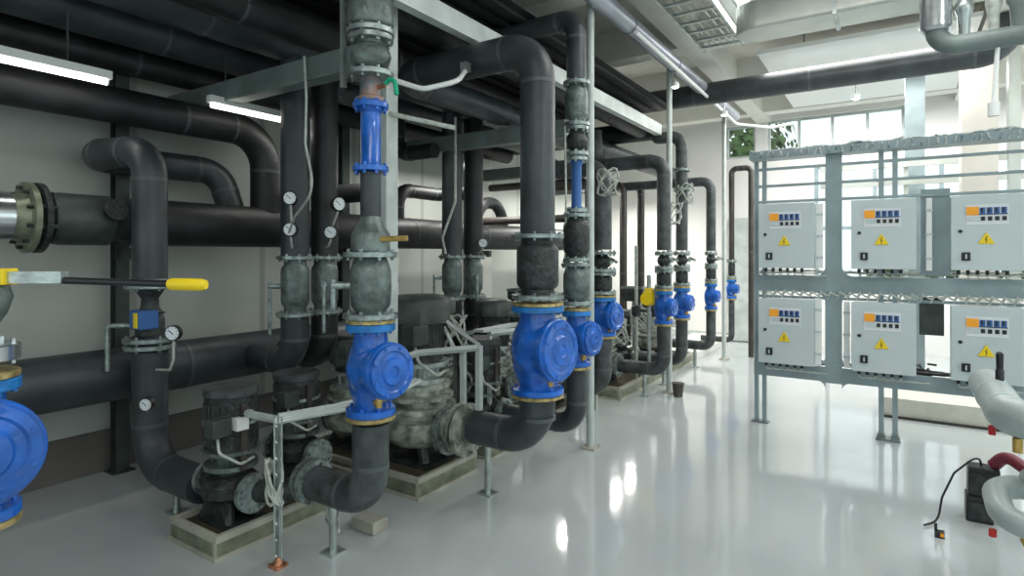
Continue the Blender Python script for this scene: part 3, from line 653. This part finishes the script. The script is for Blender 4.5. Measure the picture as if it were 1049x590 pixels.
# pale cladding clutter on far pumps
for (c,l,sd) in (((-2.75,4.95,.62),'pale cable loops over the pumps left of the third stack',11),((-2.62,6.2,.72),'pale cable loops above far pump left of the fourth stack',12),((-2.6,6.9,.8),'pale cable loops above pump at the fifth stack',13),((-2.62,8.2,.7),'pale cable loops over the farthest pump',14),((-2.5,4.1,.75),'pale cable loops behind the frame, left of the largest blue valve',15),((-3.0,3.75,.95),'pale cable loops behind the boxy motor cap',16)):
    coil(c,.16,6,.14,l,sd,rt=.009)
t=thing('gate_valve','small yellow-bodied valve on thin upright pipe left of the fourth stack','valve',(-2.30,6.36,.36))
bm=nb(); cyl(bm,(0,0,0),(0,0,1.0),.022,12); obj('pipe',bm,'zinc',t)
bm=nb(); lathe(bm,[(.66,.03),(.68,.06),(.80,.065),(.86,.04)],(0,0,0)); lathe(bm,[(-.01,.07),(.01,.07)],(.0,-.08,.74),(0,1,0)); obj('body',bm,'yellow',t)
for k,(x,y,l,h) in enumerate(((-2.55,5.5,'thin pale upright pipe left of the third stack','1.5'),(-2.6,6.75,'thin pale upright pipe behind the fourth stack','1.7'),(-2.55,7.6,'thin pale upright pipe before the sixth stack','1.6'))):
    h=float(h); t=thing('gauge_riser',l,'pipe',(x,y,0)); bm=nb(); cyl(bm,(0,0,0),(0,0,h),.02,10); obj('pipe',bm,'cable',t)
    bm=nb()
    lathe(bm,[(h*.5,.03),(h*.5+.02,.055),(h*.5+.12,.055),(h*.5+.14,.03)]); cyl(bm,(0,0,h*.5+.07),(.16,0,h*.5+.07),.018,8); obj('valve',bm,'dkiron',t)

for k,(x,y,z,w,h,l) in enumerate(((-3.05,3.85,.80,.22,.16,'dark junction box on a thin post behind the boxy motor cap pump'),(-2.75,4.45,.92,.24,.15,'dark junction box on a thin post left of the largest blue valve'),(-3.35,5.45,1.0,.4,.22,'wide dark junction box on a post behind the second twin risers'),(-3.1,6.0,.95,.3,.2,'dark junction box on a post behind the third stack'),(-3.0,7.7,.95,.3,.2,'dark junction box on a post behind the fifth stack'))):
    t=thing('junction_box',l,'box',(x,y,0)); bm=nb(); box(bm,(-w/2,-.08,z),(w/2,.08,z+h)); obj('case',bm,'dkiron',t,False,bevel=.008)
    bm=nb(); box(bm,(-w/2-.006,-.086,z+h-.03),(w/2+.006,.086,z+h)); obj('lid',bm,'flange',t,False)
    bm=nb(); box(bm,(-.02,-.02,0),(.02,.02,z)); obj('post',bm,'zinc',t,False)
    bm=nb(); tube(bm,[(w/2-.03,-.05,z),(w/2-.02,-.07,z-.12),(w/2+.1,-.05,z-.2),(w/2+.02,-.02,z-.33)],.012,.05,8); obj('cable',bm,'cable',t)
t=thing('pale_tray','pale cable tray on legs running behind the largest blue valve','cable tray',(-2.75,4.1,0))
bm=nb(); box(bm,(-.05,-.35,.98),(.05,1.5,1.0)); obj('tray',bm,'paint',t,False)
for q in(-.2,1.3):
    bm=nb(); box(bm,(-.015,q-.015,0),(.015,q+.015,.98)); obj('leg',bm,'paint',t,False)

# cables and levers high up
bm=nb(); tube(bm,[(-3.15,2.42,2.86),(-3.13,2.42,2.6),(-3.14,2.42,2.3),(-3.05,2.42,2.0),(-3.35,2.5,1.85),(-3.55,2.6,1.75)],.008,.15,8); tag(obj('hanging_cable',bm,'cable'),'thin pale cable hanging down from the nearest cross beam','cable')
bm=nb(); tube(bm,[(-2.56,2.58,2.66),(-2.40,2.70,2.60),(-2.25,2.85,2.66),(-2.35,3.06,2.80)],.016,.12,10); t=obj('curved_conduit',bm,'whitep'); tag(t,'curved white flexible conduit sweeping up to the big elbow pipe','conduit')
bm=nb(); cbox(bm,(-2.35,3.06,2.82),(.05,.05,.06)); o=obj('clamp',bm,'zinc',t,False)
bm=nb(); tube(bm,[(-2.56,2.58,2.45),(-2.45,2.66,2.42),(-2.28,2.86,2.38)],.015,.1,8); tag(obj('hand_lever',bm,'cable'),'pale lever reaching right from the blue valve at stack top','lever')
bm=nb(); sweep(bm,[(-2.15,2.1,zv(245,-2.15,2.1)),(-2.02,2.16,zv(244,-2.02,2.16))],.014,8); tag(obj('hand_lever',bm,'brass'),'short tan lever on right side of cone reducer','lever')
bm=nb(); tube(bm,[(-3.5,4.4,2.9),(-3.5,4.4,2.1),(-3.62,4.35,1.75),(-3.62,4.4,1.6)],.012,.1,8); tag(obj('hanging_cable',bm,'cable'),'pale cable running down the second twin risers','cable')
bm=nb(); tube(bm,[(-2.05,3.88,2.6),(-2.03,3.86,2.0),(-2.06,3.9,1.5)],.008,.1,8); tag(obj('hanging_cable',bm,'cable'),'thin cable down the valves just right of the big riser','cable')
for (x,y,z,l,sd) in ((-2.1,6.6,2.05,'pale cable knot tied to pole by the fourth stack',21),(-2.2,5.0,2.25,'pale cable knot on top of the third stack',22),(-2.08,7.0,2.3,'pale cable knot around the fifth stack',23)):
    coil((x,y,z),.13,4,.12,l,sd,rt=.008)
# extra fittings on the loop-top fifth stack
coupling(-2.14,7.05,2.36,2.62,.06,.1,'dark upper valve high on the fifth stack','dkiron','ball')

# ================================================================= LIGHTS (fixtures)
def strip(x,y0,y1,z,l,axis='y',w=.03):
    t=thing('strip_light',l,'light',(x,(y0+y1)/2,z)); L=(y1-y0)/2
    bm=nb(); box(bm,(-w,-L,0),(w,L,.05)); obj('housing',bm,'whitep',t,False)
    bm=nb(); sweep(bm,[(0,-L+.02,-.018),(0,L-.02,-.018)],.02,12); obj('tube',bm,'tube',t)
    bm=nb(); 
    for q in (-L*.7,L*.7): cyl(bm,(0,q,.05),(0,q,.35),.006,6)
    obj('hanger',bm,'dkgreen',t)
strip(-4.12,.2,1.72,2.69,'glowing white strip light over the left pipes, nearest one')
strip(-4.12,2.35,3.2,2.69,'glowing white strip light behind the twin risers')
for (x,y,z,l) in ((-2.0,6.35,3.42,'small round lamp under the lilac tube, nearer one'),(-1.75,7.5,3.31,'small round lamp under the cross pipe, nearer the poles'),(-3.05,1.95,3.05,'small white lamp among the overhead pipes at top left'),(-.35,7.5,3.31,'small round lamp under the middle of the cross pipe')):
    t=thing('round_lamp',l,'light',(x,y,z)); bm=nb(); lathe(bm,[(0,.04),(.02,.045),(.05,.035)],(0,0,0)); obj('housing',bm,'whitep',t)
    bm=nb(); lathe(bm,[(-.012,.025),(0,.038)],(0,0,0)); obj('diffuser',bm,'lamp',t)
    bm=nb(); cyl(bm,(0,0,.05),(0,0,.16 if x>-3 else .35),.006,6); obj('stem',bm,'zinc',t)

# ================================================================= CEILING TRAYS AND DUCT
def ladder(x0,x1,y0,y1,z,l,step=.25,along='y'):
    t=thing('cable_ladder',l,'cable tray',((x0+x1)/2,(y0+y1)/2,z)); a=(x1-x0)/2;b=(y1-y0)/2
    for s in(-1,1):
        bm=nb()
        if along=='y': box(bm,(s*a-.012,-b,0),(s*a+.012,b,.07))
        else: box(bm,(-a,s*b-.012,0),(a,s*b+.012,.07))
        obj('side_rail',bm,'zinc',t,False)
    n=int((2*b if along=='y' else 2*a)/step); r0=None
    for i in range(n):
        q=(-b if along=='y' else -a)+step*(i+.5)
        if r0 is None:
            bm=nb(); box(bm,(-a+.013,-.015,.01) if along=='y' else (-.015,-b+.013,.01),(a-.013,.015,.03) if along=='y' else (.015,b-.013,.03)); r0=o=obj('rung',bm,'zinc',t,False)
        else: o=r0.copy(); C.objects.link(o)
        o.location=(0,q,0) if along=='y' else (q,0,0)
    bm=nb(); rnd=random.Random(int(abs(x0*10+y0*7)))
    for i in range(5):
        pts=[]; m=8
        for k in range(m+1):
            q=k/m
            if along=='y': pts.append((-a+.05+(2*a-.1)*(i+.5)/5+rnd.uniform(-.02,.02),-b+2*b*q,.045+rnd.uniform(0,.01)))
            else: pts.append((-a+2*a*q,-b+.05+(2*b-.1)*(i+.5)/5+rnd.uniform(-.01,.01),.045+rnd.uniform(0,.01)))
        sweep(bm,pts,.011,6)
    obj('cables',bm,'cable',t)
ladder(-1.72,-1.32,1.0,6.5,3.78,'zinc cable ladder hung under the ceiling right of the lilac tube')
ladder(-3.3,-1.35,3.55,3.95,3.72,'short cable ladder crossing above the big riser',.16,'x')
ladder(-1.2,-.75,2.2,6.2,3.86,'second cable ladder higher under the ceiling, above the aisle')
t=thing('air_duct','pale sheet metal air duct with rounded left end below the ceiling','duct',(0,5.6,3.68))
bm=nb(); pts=[(3.5,.2),(3.5,-.2)]+[(-1.0-.2*math.sin(PI*k/12),-.2*math.cos(PI*k/12)) for k in range(13)]
f0=[bm.verts.new((p[0],p[1],-.13)) for p in pts]; f1=[bm.verts.new((p[0],p[1],.13)) for p in pts]; bm.faces.new(f0); bm.faces.new(f1[::-1])
for i in range(len(pts)): j=(i+1)%len(pts); bm.faces.new((f0[i],f0[j],f1[j],f1[i]))
obj('duct',bm,'duct',t,False,bevel=.02)
for xx in(-.4,.5,1.4,2.3):
    bm=nb(); box(bm,(xx-.015,-.215,-.145),(xx+.015,.215,.145)); obj('joint_flange',bm,'zinc',t,False)
pipe('slim pale pipe crossing above the air duct under the ceiling',[(-1.1,4.3,3.92),(3.5,4.3,3.92)],.06,'duct',bands=False,name='slim_pipe')
pipe('slim grey pipe crossing under the ceiling beams toward the right',[(-1.1,6.2,3.915),(3.5,6.2,3.915)],.07,'duct',bands=False,name='slim_pipe')
# upper right manifold
t=thing('pipe_manifold','pale grey overhead pipe manifold with silver branches at top right','pipe',(0,4.5,0))
bm=nb(); tube(bm,[(.22,0,3.5),(.22,0,2.88),(.45,0,2.88),(2.6,0,2.88)],.058,.12,20); obj('main_pipe',bm,'green',t)
for i,(xx,r,m) in enumerate(((.36,.035,'zinc'),(.50,.03,'cable'),(.62,.05,'green'),(.75,.04,'zinc'),(.90,.07,'steel'),(1.1,.05,'zinc'))):
    bm=nb(); lathe(bm,[(2.91,r*.8),(3.05,r),(3.08,r*1.35),(3.12,r*1.35),(3.14,r),(3.28,r),(3.30,r*1.3),(3.33,r*1.3),(3.36,r),(3.6,r)],(xx,0,0),(0,0,1),16); obj('branch',bm,m,t)
bm=nb(); lathe(bm,[(2.98,.065),(3.0,.085),(3.5,.085),(3.52,.065)],(.22,0,0)); obj('sleeve',bm,'steel',t)
bm=nb(); box(bm,(.05,-.12,3.22),(2.6,-.08,3.28)); obj('strut',bm,'zinc',t,False)
bm=nb(); cyl(bm,(.52,.0,2.86),(.50,.0,2.5),.012,8); cyl(bm,(.50,0,2.5),(.50,0,2.42),.03,10); obj('drop_pipe',bm,'whitep',t)
bm=nb()
for xx in (.1,1.6): cyl(bm,(xx,-.1,3.28),(xx,-.1,4.299),.01,6)
obj('hanger',bm,'zinc',t)

# ================================================================= RACK WITH CABINETS
RY=6.0
t=thing('equipment_rack','wide blue-grey steel rack carrying six electrical cabinets','rack',(0,RY,0))
for xx in (-1.10,-1.03): 
    bm=nb(); box(bm,(xx-.018,-.02,.01),(xx+.018,.02,2.48)); obj('post',bm,'rackp',t,False)
bm=nb(); box(bm,(-1.14,-.05,0),(-.99,.05,.012)); obj('foot_plate',bm,'green',t,False)
bm=nb()
def cross_plate(bm,x,z,w,h,r,y0,y1):
    cbox(bm,(x,(y0+y1)/2,z),(w,y1-y0,h))
    for sx in(-1,1):
        for sz in(-1,1):
            n=8; cx=x+sx*(w/2+r); cz=z+sz*(h/2+r); pts=[(x+sx*w/2,z+sz*h/2)]
            for k in range(n+1):
                a=PI/2*k/n; pts.append((cx-sx*r*math.cos(a),cz-sz*r*math.sin(a)))
            f0=[bm.verts.new((p[0],y0,p[1])) for p in pts]; f1=[bm.verts.new((p[0],y1,p[1])) for p in pts]
            bm.faces.new(f0); bm.faces.new(f1[::-1])
            for i in range(len(pts)): j=(i+1)%len(pts); bm.faces.new((f0[i],f0[j],f1[j],f1[i]))
box(bm,(-.515,-.03,.44),(-.385,.0,2.52)); obj('center_panel',bm,'rackp',t,False)
for zz,rr in ((1.325,.09),(.53,.07)):
    bm=nb(); cross_plate(bm,-.45,zz,.131,.15,rr,-.034,.001); obj('gusset',bm,'rackp',t,False)
for z0,z1,l in ((1.25,1.40,0),(.45,.58,0)):
    bm=nb(); box(bm,(-1.12,-.026,z0),(1.5,.004,z1)); obj('cross_bar',bm,'rackp',t,False)
for z in (2.40,2.24,2.09,1.20):
    bm=nb(); box(bm,(-1.12,-.017,z-.012),(1.5,.017,z+.012)); obj('rail',bm,'rackp',t,False)
for xx in (-.09,.01,.95,1.45):
    bm=nb(); box(bm,(xx-.02,-.02,.05 if xx<.9 else .01),(xx+.02,.02,2.48)); obj('post',bm,'rackp',t,False)
bm=nb(); 
for xx in(-.09,.01): box(bm,(xx-.03,-.05,0),(xx+.03,.05,.05))
box(bm,(-.13,-.06,0),(.05,.06,.02)); obj('foot_plate',bm,'green',t,False)
# cable tray on top
t=thing('cable_tray','zinc cable tray crammed with cables along top of the rack','cable tray',(0,RY,2.49))
bm=nb(); box(bm,(-1.15,-.10,.0),(1.5,-.09,.07)); box(bm,(-1.15,.09,.0),(1.5,.10,.07)); box(bm,(-1.15,-.09,0),(1.5,.09,.006)); obj('tray',bm,'rackp',t,False)
rnd=random.Random(4); bm=nb()
for i in range(9):
    pts=[(-1.15+2.65*k/22,-.07+.14*(i/8)+rnd.uniform(-.015,.015),.05+rnd.uniform(-.02,.045)) for k in range(23)]; sweep(bm,pts,.011,6)
for i in range(46):
    xx=-1.1+i*.056; sweep(bm,[(xx,-.105,.0),(xx+rnd.uniform(-.02,.02),-.11,.05),(xx+rnd.uniform(-.03,.03),-.02,.085)],.008,5)
o=obj('cables',bm,'traycab',t); o['kind']='stuff'
# six cabinets
def cabinet(label,x0,z0,w=.45,h=.58,dpt=.17):
    t=thing('electrical_cabinet',label,'cabinet',(x0+w/2,RY-.03,z0)); a=w/2
    bm=nb(); box(bm,(-a,-dpt+.03,0),(a,0,h)); obj('body',bm,'cab',t,False,bevel=.004)
    bm=nb(); box(bm,(-a-.004,-dpt,-.004),(a+.004,-dpt+.024,h+.004)); d=obj('door',bm,'cab',t,False,bevel=.004)
    y=-dpt-.004
    bm=nb(); cyl(bm,(-a+.055,y-.006,h*.52),(-a+.055,y+.006,h*.52),.014,14); obj('lock',bm,'blackp',d)
    bm=nb(); cbox(bm,(-a+.09,y-.004,h*.18),(.055,.02,.065)); s=obj('switch',bm,'blackp',d,False,bevel=.004)
    bm=nb(); cbox(bm,(-a+.09,y-.018,h*.18),(.010,.012,.035)); obj('switch_knob',bm,'cab',s,False)
    # sign strip
    w0=-a+.095; s=nb(); cbox(s,(w0+.125,y+.002,h*.74),(.26,.004,.155)); s=obj('sign_panel',s,'white',d,False)
    bm=nb(); cbox(bm,(w0+.035,y-.003,h*.79),(.075,.006,.065)); obj('orange_tile',bm,'orange',s,False)
    rn=random.Random(9)
    for nm,m,k0 in (('dark_tiles','sblue',0),('black_marks','blackp',1)):
        bm=nb()
        for k in range(4):
            xx=w0+.093+k*.043
            if k0==0: cbox(bm,(xx+.003,y-.003,h*.79),(.034,.006,.05))
            else:
                cbox(bm,(xx,y-.007,h*.79+.004),(.012,.004,.034)); cbox(bm,(xx+.006,y-.003,h*.685),(.026,.006,.032))
        if k0: cbox(bm,(w0+.125,y-.002,h*.742),(.25,.006,.006))
        obj(nm,bm,m,s,False)
    bm=nb(); cbox(bm,(w0+.05,y-.003,h*.685),(.085,.006,.035)); obj('blue_tile',bm,'cab',s,False)
    # triangle
    cx=-a+.215; cz=h*.40; r=.062; bm=nb()
    pts=[(cx+r*math.sin(k*2*PI/3),cz+r*math.cos(k*2*PI/3)) for k in range(3)]
    f0=[bm.verts.new((p[0],y-.004,p[1])) for p in pts]; f1=[bm.verts.new((p[0],y+.003,p[1])) for p in pts]
    bm.faces.new(f0); bm.faces.new(f1[::-1])
    for i in range(3): j=(i+1)%3; bm.faces.new((f0[i],f0[j],f1[j],f1[i]))
    tr=obj('warning_triangle',bm,'yellow',d,False,bevel=.003)
    bm=nb(); zz=[(.006,.03),(-.008,.004),(.004,.004),(-.004,-.022)]
    for p,q in zip(zz,zz[1:]): sweep(bm,[(cx+p[0],y-.005,cz+p[1]),(cx+q[0],y-.005,cz+q[1])],.0025,4)
    obj('lightning_bolt',bm,'blackp',tr)
    # cable glands below
    bm=nb()
    for k in range(6): xx=-a+.05+k*.06; cyl(bm,(xx,-.09,-.04),(xx,-.09,.0),.013,8)
    obj('gland',bm,'blackp',t)
    bm=nb()
    for k in range(6):
        xx=-a+.05+k*.06; tube(bm,[(xx,-.09,-.04),(xx,-.09,-.07),(xx+.08,-.05,-.075),(xx+.2,-.05,-.075)],.006,.02,6,3)
    obj('cable',bm,'cable',t); return t
GC=None
xs=(-1.045,-.30,.385)
names=(('top left','beside the rack’s left post'),('top middle','right of the wide centre panel'),('top right','at the right edge of the rack'))
for r,zz in (('top',1.475),('bottom',.605)):
    for c,x0 in zip(('left','middle','right'),xs):
        cabinet('pale grey wall cabinet, %s row %s on the rack, yellow warning triangle'%(r,c),x0,zz)
# black textured panel and white conduits between cabinets
for (x,z0,z1,l,m,w) in ((-.56,1.47,2.05,'vertical white trunking right of top left cabinet','whitep',.05),(-.57,.6,1.2,'vertical white trunking right of bottom left cabinet','whitep',.05),(-.345,.6,1.18,'vertical white trunking left of bottom middle cabinet','whitep',.045),(.245,1.46,2.06,'bundle of white conduits left of top right cabinet','whitep',.04)):
    t=thing('trunking',l,'trunking',(x,RY-.06,z0)); bm=nb(); box(bm,(-w/2,-.02,0),(w/2,.026,z1-z0)); obj('channel',bm,m,t,False,bevel=.004)
    bm=nb()
    for k in range(3): cbox(bm,(0,-.024,(z1-z0)*(k+.5)/3),(w*1.25,.01,.02))
    obj('clip',bm,'cab',t,False)
t=thing('grey_panel','plain grey back panel between top middle and top right cabinets','panel',(.29,RY-.01,1.42)); bm=nb(); box(bm,(-.10,.0+.02,0),(.10,.035,.72)); obj('sheet',bm,'rackp',t,False)
t=thing('grey_panel','dark mottled panel between bottom middle and bottom right cabinets','panel',(.27,RY,.92)); bm=nb(); box(bm,(-.09,.0+.02,0),(.08,.04,.32)); obj('sheet',bm,'dkgreen',t,False)
# cables along the middle bars
for z,l,sd in ((1.43,'bundle of cables lying along middle bar of the rack',31),(.595,'bundle of cables lying along bottom bar of the rack',32)):
    rnd=random.Random(sd); bm=nb()
    for i in range(5):
        pts=[(-1.08+2.5*k/30,RY+.03+i*.014,z-.0+rnd.uniform(-.015,.02)) for k in range(31)]; sweep(bm,pts,.007,6)
    tag(obj('cable_bundle',bm,'cable' if sd==31 else 'blackp'),l,'cables',None,'stuff')
rnd=random.Random(40)
for z,l in ((1.215,'looped pale cables above the bottom row of cabinets'),):
    bm=nb()
    for i in range(30):
        x=-1.02+i*.075; sweep(bm,fillet([(x,RY-.06,z-.02),(x+.03,RY-.08,z+.05),(x+.08,RY-.08,z+.0),(x+.10,RY-.05,z+.05)],.02,3),.008,6)
    tag(obj('cable_loops',bm,'cable'),l,'cables',None,'stuff')
# things behind the rack
t=thing('pale_board','pale horizontal boards seen behind the upper rack','board',(-.2,8.6,0))
bm=nb(); box(bm,(-.6,0,2.66),(1.6,.04,2.74)); obj('board',bm,'duct',t,False)
bm=nb(); box(bm,(-.6,0,2.44),(1.6,.04,2.50)); obj('board',bm,'duct',t,False)
for sx in (-.55,.3): 
    bm=nb(); box(bm,(sx,.04,0),(sx+.05,.09,2.74)); obj('upright',bm,'duct',t,False)
t=thing('tool_pile','low pile of dark hardware lying on bottom bar of rack between cabinets','hardware',(.22,6.10,.585))
bm=nb(); rnd=random.Random(8)
for i in range(9):
    a=rnd.uniform(-.1,.1); sweep(bm,[(a,rnd.uniform(-.04,.04),.02+.007*i),(a+rnd.uniform(-.08,.08),rnd.uniform(-.04,.04),.03+.007*i)],.010,6)
box(bm,(-.14,-.09,0),(.14,.05,.02)); obj('scrap',bm,'blackp',t)

# ================================================================= RIGHT FOREGROUND PIPES
t=thing('foreground_pipe','thick pale grey insulated elbow pipe entering at right edge, upper one','pipe',(.42,3.2,.90))
bm=nb(); tube(bm,[(1.9,0,0),(0,0,0),(0,.85,.0)],.08,.15,24); obj('jacket',bm,'jack',t)
for q,a in(((.35,0,0),(1,0,0)),((.17,0,0),(1,0,0)),((0,.18,0),(0,1,0)),((0,.5,0),(0,1,0))):
    bm=nb(); lathe(bm,[(-.006,.083),(.006,.083)],q,a,24); obj('seam',bm,'cab',t)
bm=nb(); lathe(bm,[(0,.018),(.05,.018),(.055,.014),(.13,.016),(.14,.008)],(.02,.55,.075),(0,0,1),12); obj('handle',bm,'blackp',t)
bm=nb(); cyl(bm,(.02,.05,-.08),(.02,.05,-.14),.018,10); obj('drain_plug',bm,'brass',t)
bm=nb(); cyl(bm,(-.05,.18,-.07),(-.05,.18,-.11),.014,10); obj('drain_tap',bm,'red',t)
t=thing('foreground_pipe','thick pale grey pipe behind the upper elbow at right edge','pipe',(.75,3.85,1.0))
bm=nb(); tube(bm,[(1.5,0,0),(-.03,0,0),(-.03,0,-.02),(-.03,.3,-.02)],.08,.12,24); obj('jacket',bm,'jack',t)
t=thing('foreground_pipe','pale grey U-looped pipe low at right edge, lower one','pipe',(.38,3.1,.50))
bm=nb(); tube(bm,[(1.9,0,0),(0,0,0),(0,.36,.05),(1.9,.36,.05)],.05,.12,22); obj('jacket',bm,'jack',t)
bm=nb(); tube(bm,[(.12,.0,.04),(.12,.12,.16),(.12,.3,.12)],.036,.08,16); obj('branch',bm,'jack',t)
for q in((.3,0,0),(.16,0,0),(.3,.36,.05)):
    bm=nb(); lathe(bm,[(-.006,.053),(.006,.053)],q,(1,0,0),24); obj('seam',bm,'cab',t)
bm=nb(); cyl(bm,(.06,.02,-.05),(.09,.0,-.11),.015,10); obj('drain_plug',bm,'brass',t)
bm=nb(); cyl(bm,(-.03,.08,-.06),(-.03,.08,-.09),.014,10); obj('drain_tap',bm,'red',t)
for (x,y,l) in ((1.0,3.2,'zinc stand holding the foreground pipes outside right edge'),):
    t=thing('pipe_stand',l,'stand',(x,y,0)); bm=nb(); box(bm,(-.03,-.03,.01),(.03,.03,.82)); obj('post',bm,'zinc',t,False)
    bm=nb(); cbox(bm,(0,0,.005),(.2,.2,.01)); obj('foot_plate',bm,'zinc',t,False)
    bm=nb(); box(bm,(-.1,-.16,.40),(.1,.46,.435)); obj('bracket',bm,'zinc',t,False)
for (c,s,l) in (((.43,4.5,0),(.13,.12,.155),'matt black box on floor beneath right foreground pipes'),((.45,4.5,.157),(.15,.12,.17),'taller black box stacked on the lower black box at right')):
    t=thing('black_box',l,'box',c); bm=nb(); box(bm,(-s[0]/2,-s[1]/2,0),(s[0]/2,s[1]/2,s[2])); obj('case',bm,'blackp',t,False,bevel=.006)
    bm=nb(); box(bm,(-s[0]/2+.01,-s[1]/2-.006,.02),(s[0]/2-.01,-s[1]/2-.0005,s[2]-.03)); obj('cover',bm,'dkiron',t,False)
bm=nb(); tube(bm,[(.50,4.50,.34),(.55,4.46,.42),(.68,4.3,.36),(.72,4.3,.12),(.74,4.2,.03)],.035,.08,12); tag(obj('red_hose',bm,'maroon'),'dark red hose draped down beside the black boxes','hose')
bm=nb(); tube(bm,[(.44,4.48,.335),(.42,4.4,.42),(.30,4.35,.30),(.24,4.30,.16),(.22,4.3,.012),(.15,4.2,.012)],.006,.06,8); tag(obj('black_lead',bm,'blackp'),'thin black lead arching from the black box down to floor','cable')
t=thing('floor_clip','tiny dark clip lying on floor left of the black boxes','clip',(.22,4.10,0)); bm=nb(); box(bm,(-.025,-.02,0),(.02,.02,.035)); cyl(bm,(-.02,0,.03),(-.02,0,.075),.008,6); obj('clip',bm,'blackp',t,False)
bm=nb(); box(bm,(.0,-.022,.01),(.018,-.02,.03)); obj('tag',bm,'orange',t,False)
# bucket
t=thing('bucket','small dark brown bucket on floor beside far pipes','bucket',(-2.03,6.55,0))
bm=nb(); lathe(bm,[(0,.05),(.15,.066),(.15,.060),(.012,.046)],(0,0,0),(0,0,1),24); obj('pail',bm,'fur',t)
bm=nb(); lathe(bm,[(.138,.066),(.138,.071),(.152,.071),(.152,.066)],(0,0,0)); obj('rim',bm,'fur',t)
# outside hedge
for i,(x,y,r,l) in enumerate(((-3.0,14.5,1.3,'green tree crown outside the small high window'),(.3,15.5,1.0,'green bush outside behind the rack window'),(2.6,15.2,1.2,'green bush outside right part of the big window'))):
    t=thing('tree',l,'tree',(x,y,0)); bm=nb(); rnd=random.Random(i+60); H0=3.9 if i==0 else 1.0
    for k in range(1500):
        v=Vector((rnd.gauss(0,1),rnd.gauss(0,1),rnd.gauss(0,1))).normalized()*r*rnd.uniform(.5,1); c=v+Vector((0,0,H0)); q=rnd.uniform(.05,.11)
        a,b=frame_of(v); a=a*q; b=b*q; vs=[bm.verts.new(c+a),bm.verts.new(c+b),bm.verts.new(c-a),bm.verts.new(c-b)]; bm.faces.new(vs)
    obj('foliage',bm,'leaf',t,False); bm=nb(); cyl(bm,(0,0,-.2),(0,0,H0),.09); obj('trunk',bm,'brown',t)
bm=nb(); box(bm,(-12,YF+.31,-.3),(12,40,-.2)); tag(obj('outdoor_ground',bm,'conc',None,False),None,None,None,'structure').name='trim_99'

# ================================================================= LIGHT
def area(loc,rot,sx,sy,e,col=(1,1,1)):
    l=bpy.data.lights.new('area_light','AREA'); l.shape='RECTANGLE'; l.size=sx; l.size_y=sy; l.energy=e; l.color=col
    o=bpy.data.objects.new('area_light',l); C.objects.link(o); o.location=loc; o.rotation_euler=rot
PL={0.2:'behind the camera',3.9:'nearest one ahead',5.9:'just before the rack',7.8:'just behind the rack',9.7:'closest to the far wall'}
for y,e in ((0.2,36),(3.9,42),(5.9,62),(7.8,85),(9.7,120)):  # overhead fill lamps, each given an added panel housing
    area((-.3,y,3.90),(0,0,0),2.0,1.0,e,(1,.98,.95))
    t=thing('added_fill_panel','flat white housing added over a ceiling fill lamp, '+PL[y],'light',(-.3,y,3.91)); bm=nb(); box(bm,(-1.03,-.53,0),(1.03,.53,.05)); obj('housing',bm,'whitep',t,False,bevel=.005)
    for q in (-.6,.6):
        bm=nb(); cyl(bm,(q,0,.05),(q,0,.388),.008,6); obj('hanger',bm,'zinc',t)
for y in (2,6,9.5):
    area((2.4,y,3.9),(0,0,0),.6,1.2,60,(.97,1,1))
# area lamps added as fill, set in the unseen right hand and back windows
for h,e in zip(rw,(75,100,115)): area((XR+.02,(h[0]+h[1])/2,2.2),(0,-math.radians(90),0),2.2,h[1]-h[0],e,(.93,1,.99))
for h in bw: area(((h[0]+h[1])/2,YB-.02,2.2),(-math.radians(90),0,0),h[1]-h[0],2.0,34,(.93,1,.98))
for y,e in((1.2,2),(3.4,4),(5.6,26),(8.2,50),(10.0,50)): area((-4.1,y,2.60),(0,0,0),.1,1.1,e,(1,.98,.93))  # added wash lamps along the left wall, stronger toward the far end
w=bpy.data.worlds.new('sky'); bpy.context.scene.world=w; w.use_nodes=True; nt=w.node_tree; bg=nt.nodes['Background']
bg.inputs[0].default_value=(.93,.98,1,1); bg.inputs[1].default_value=1.6

# ================================================================= CAMERA
cam=bpy.data.cameras.new('camera'); co=bpy.data.objects.new('camera',cam); C.objects.link(co)
co.location=(0,0,H); co.rotation_euler=(PI/2,0,YAW); cam.sensor_width=36; cam.lens=F/1049*36; cam.shift_y=-35/1049
cam.clip_start=.05
sc=bpy.context.scene; sc.camera=co
sc.view_settings.view_transform='Standard'; sc.view_settings.look='None'; sc.view_settings.exposure=0; sc.view_settings.gamma=1.0

# groups for kinds that repeat
names={}
for o in list(bpy.data.objects):
    if o.parent is None and o.get('category'): names.setdefault(o.name.split('.')[0],[]).append(o)
for n,l in names.items():
    if len(l)>1:
        for o in l:
            if not o.get('group'): o['group']=n.replace('_',' ')+'s of the plant room'
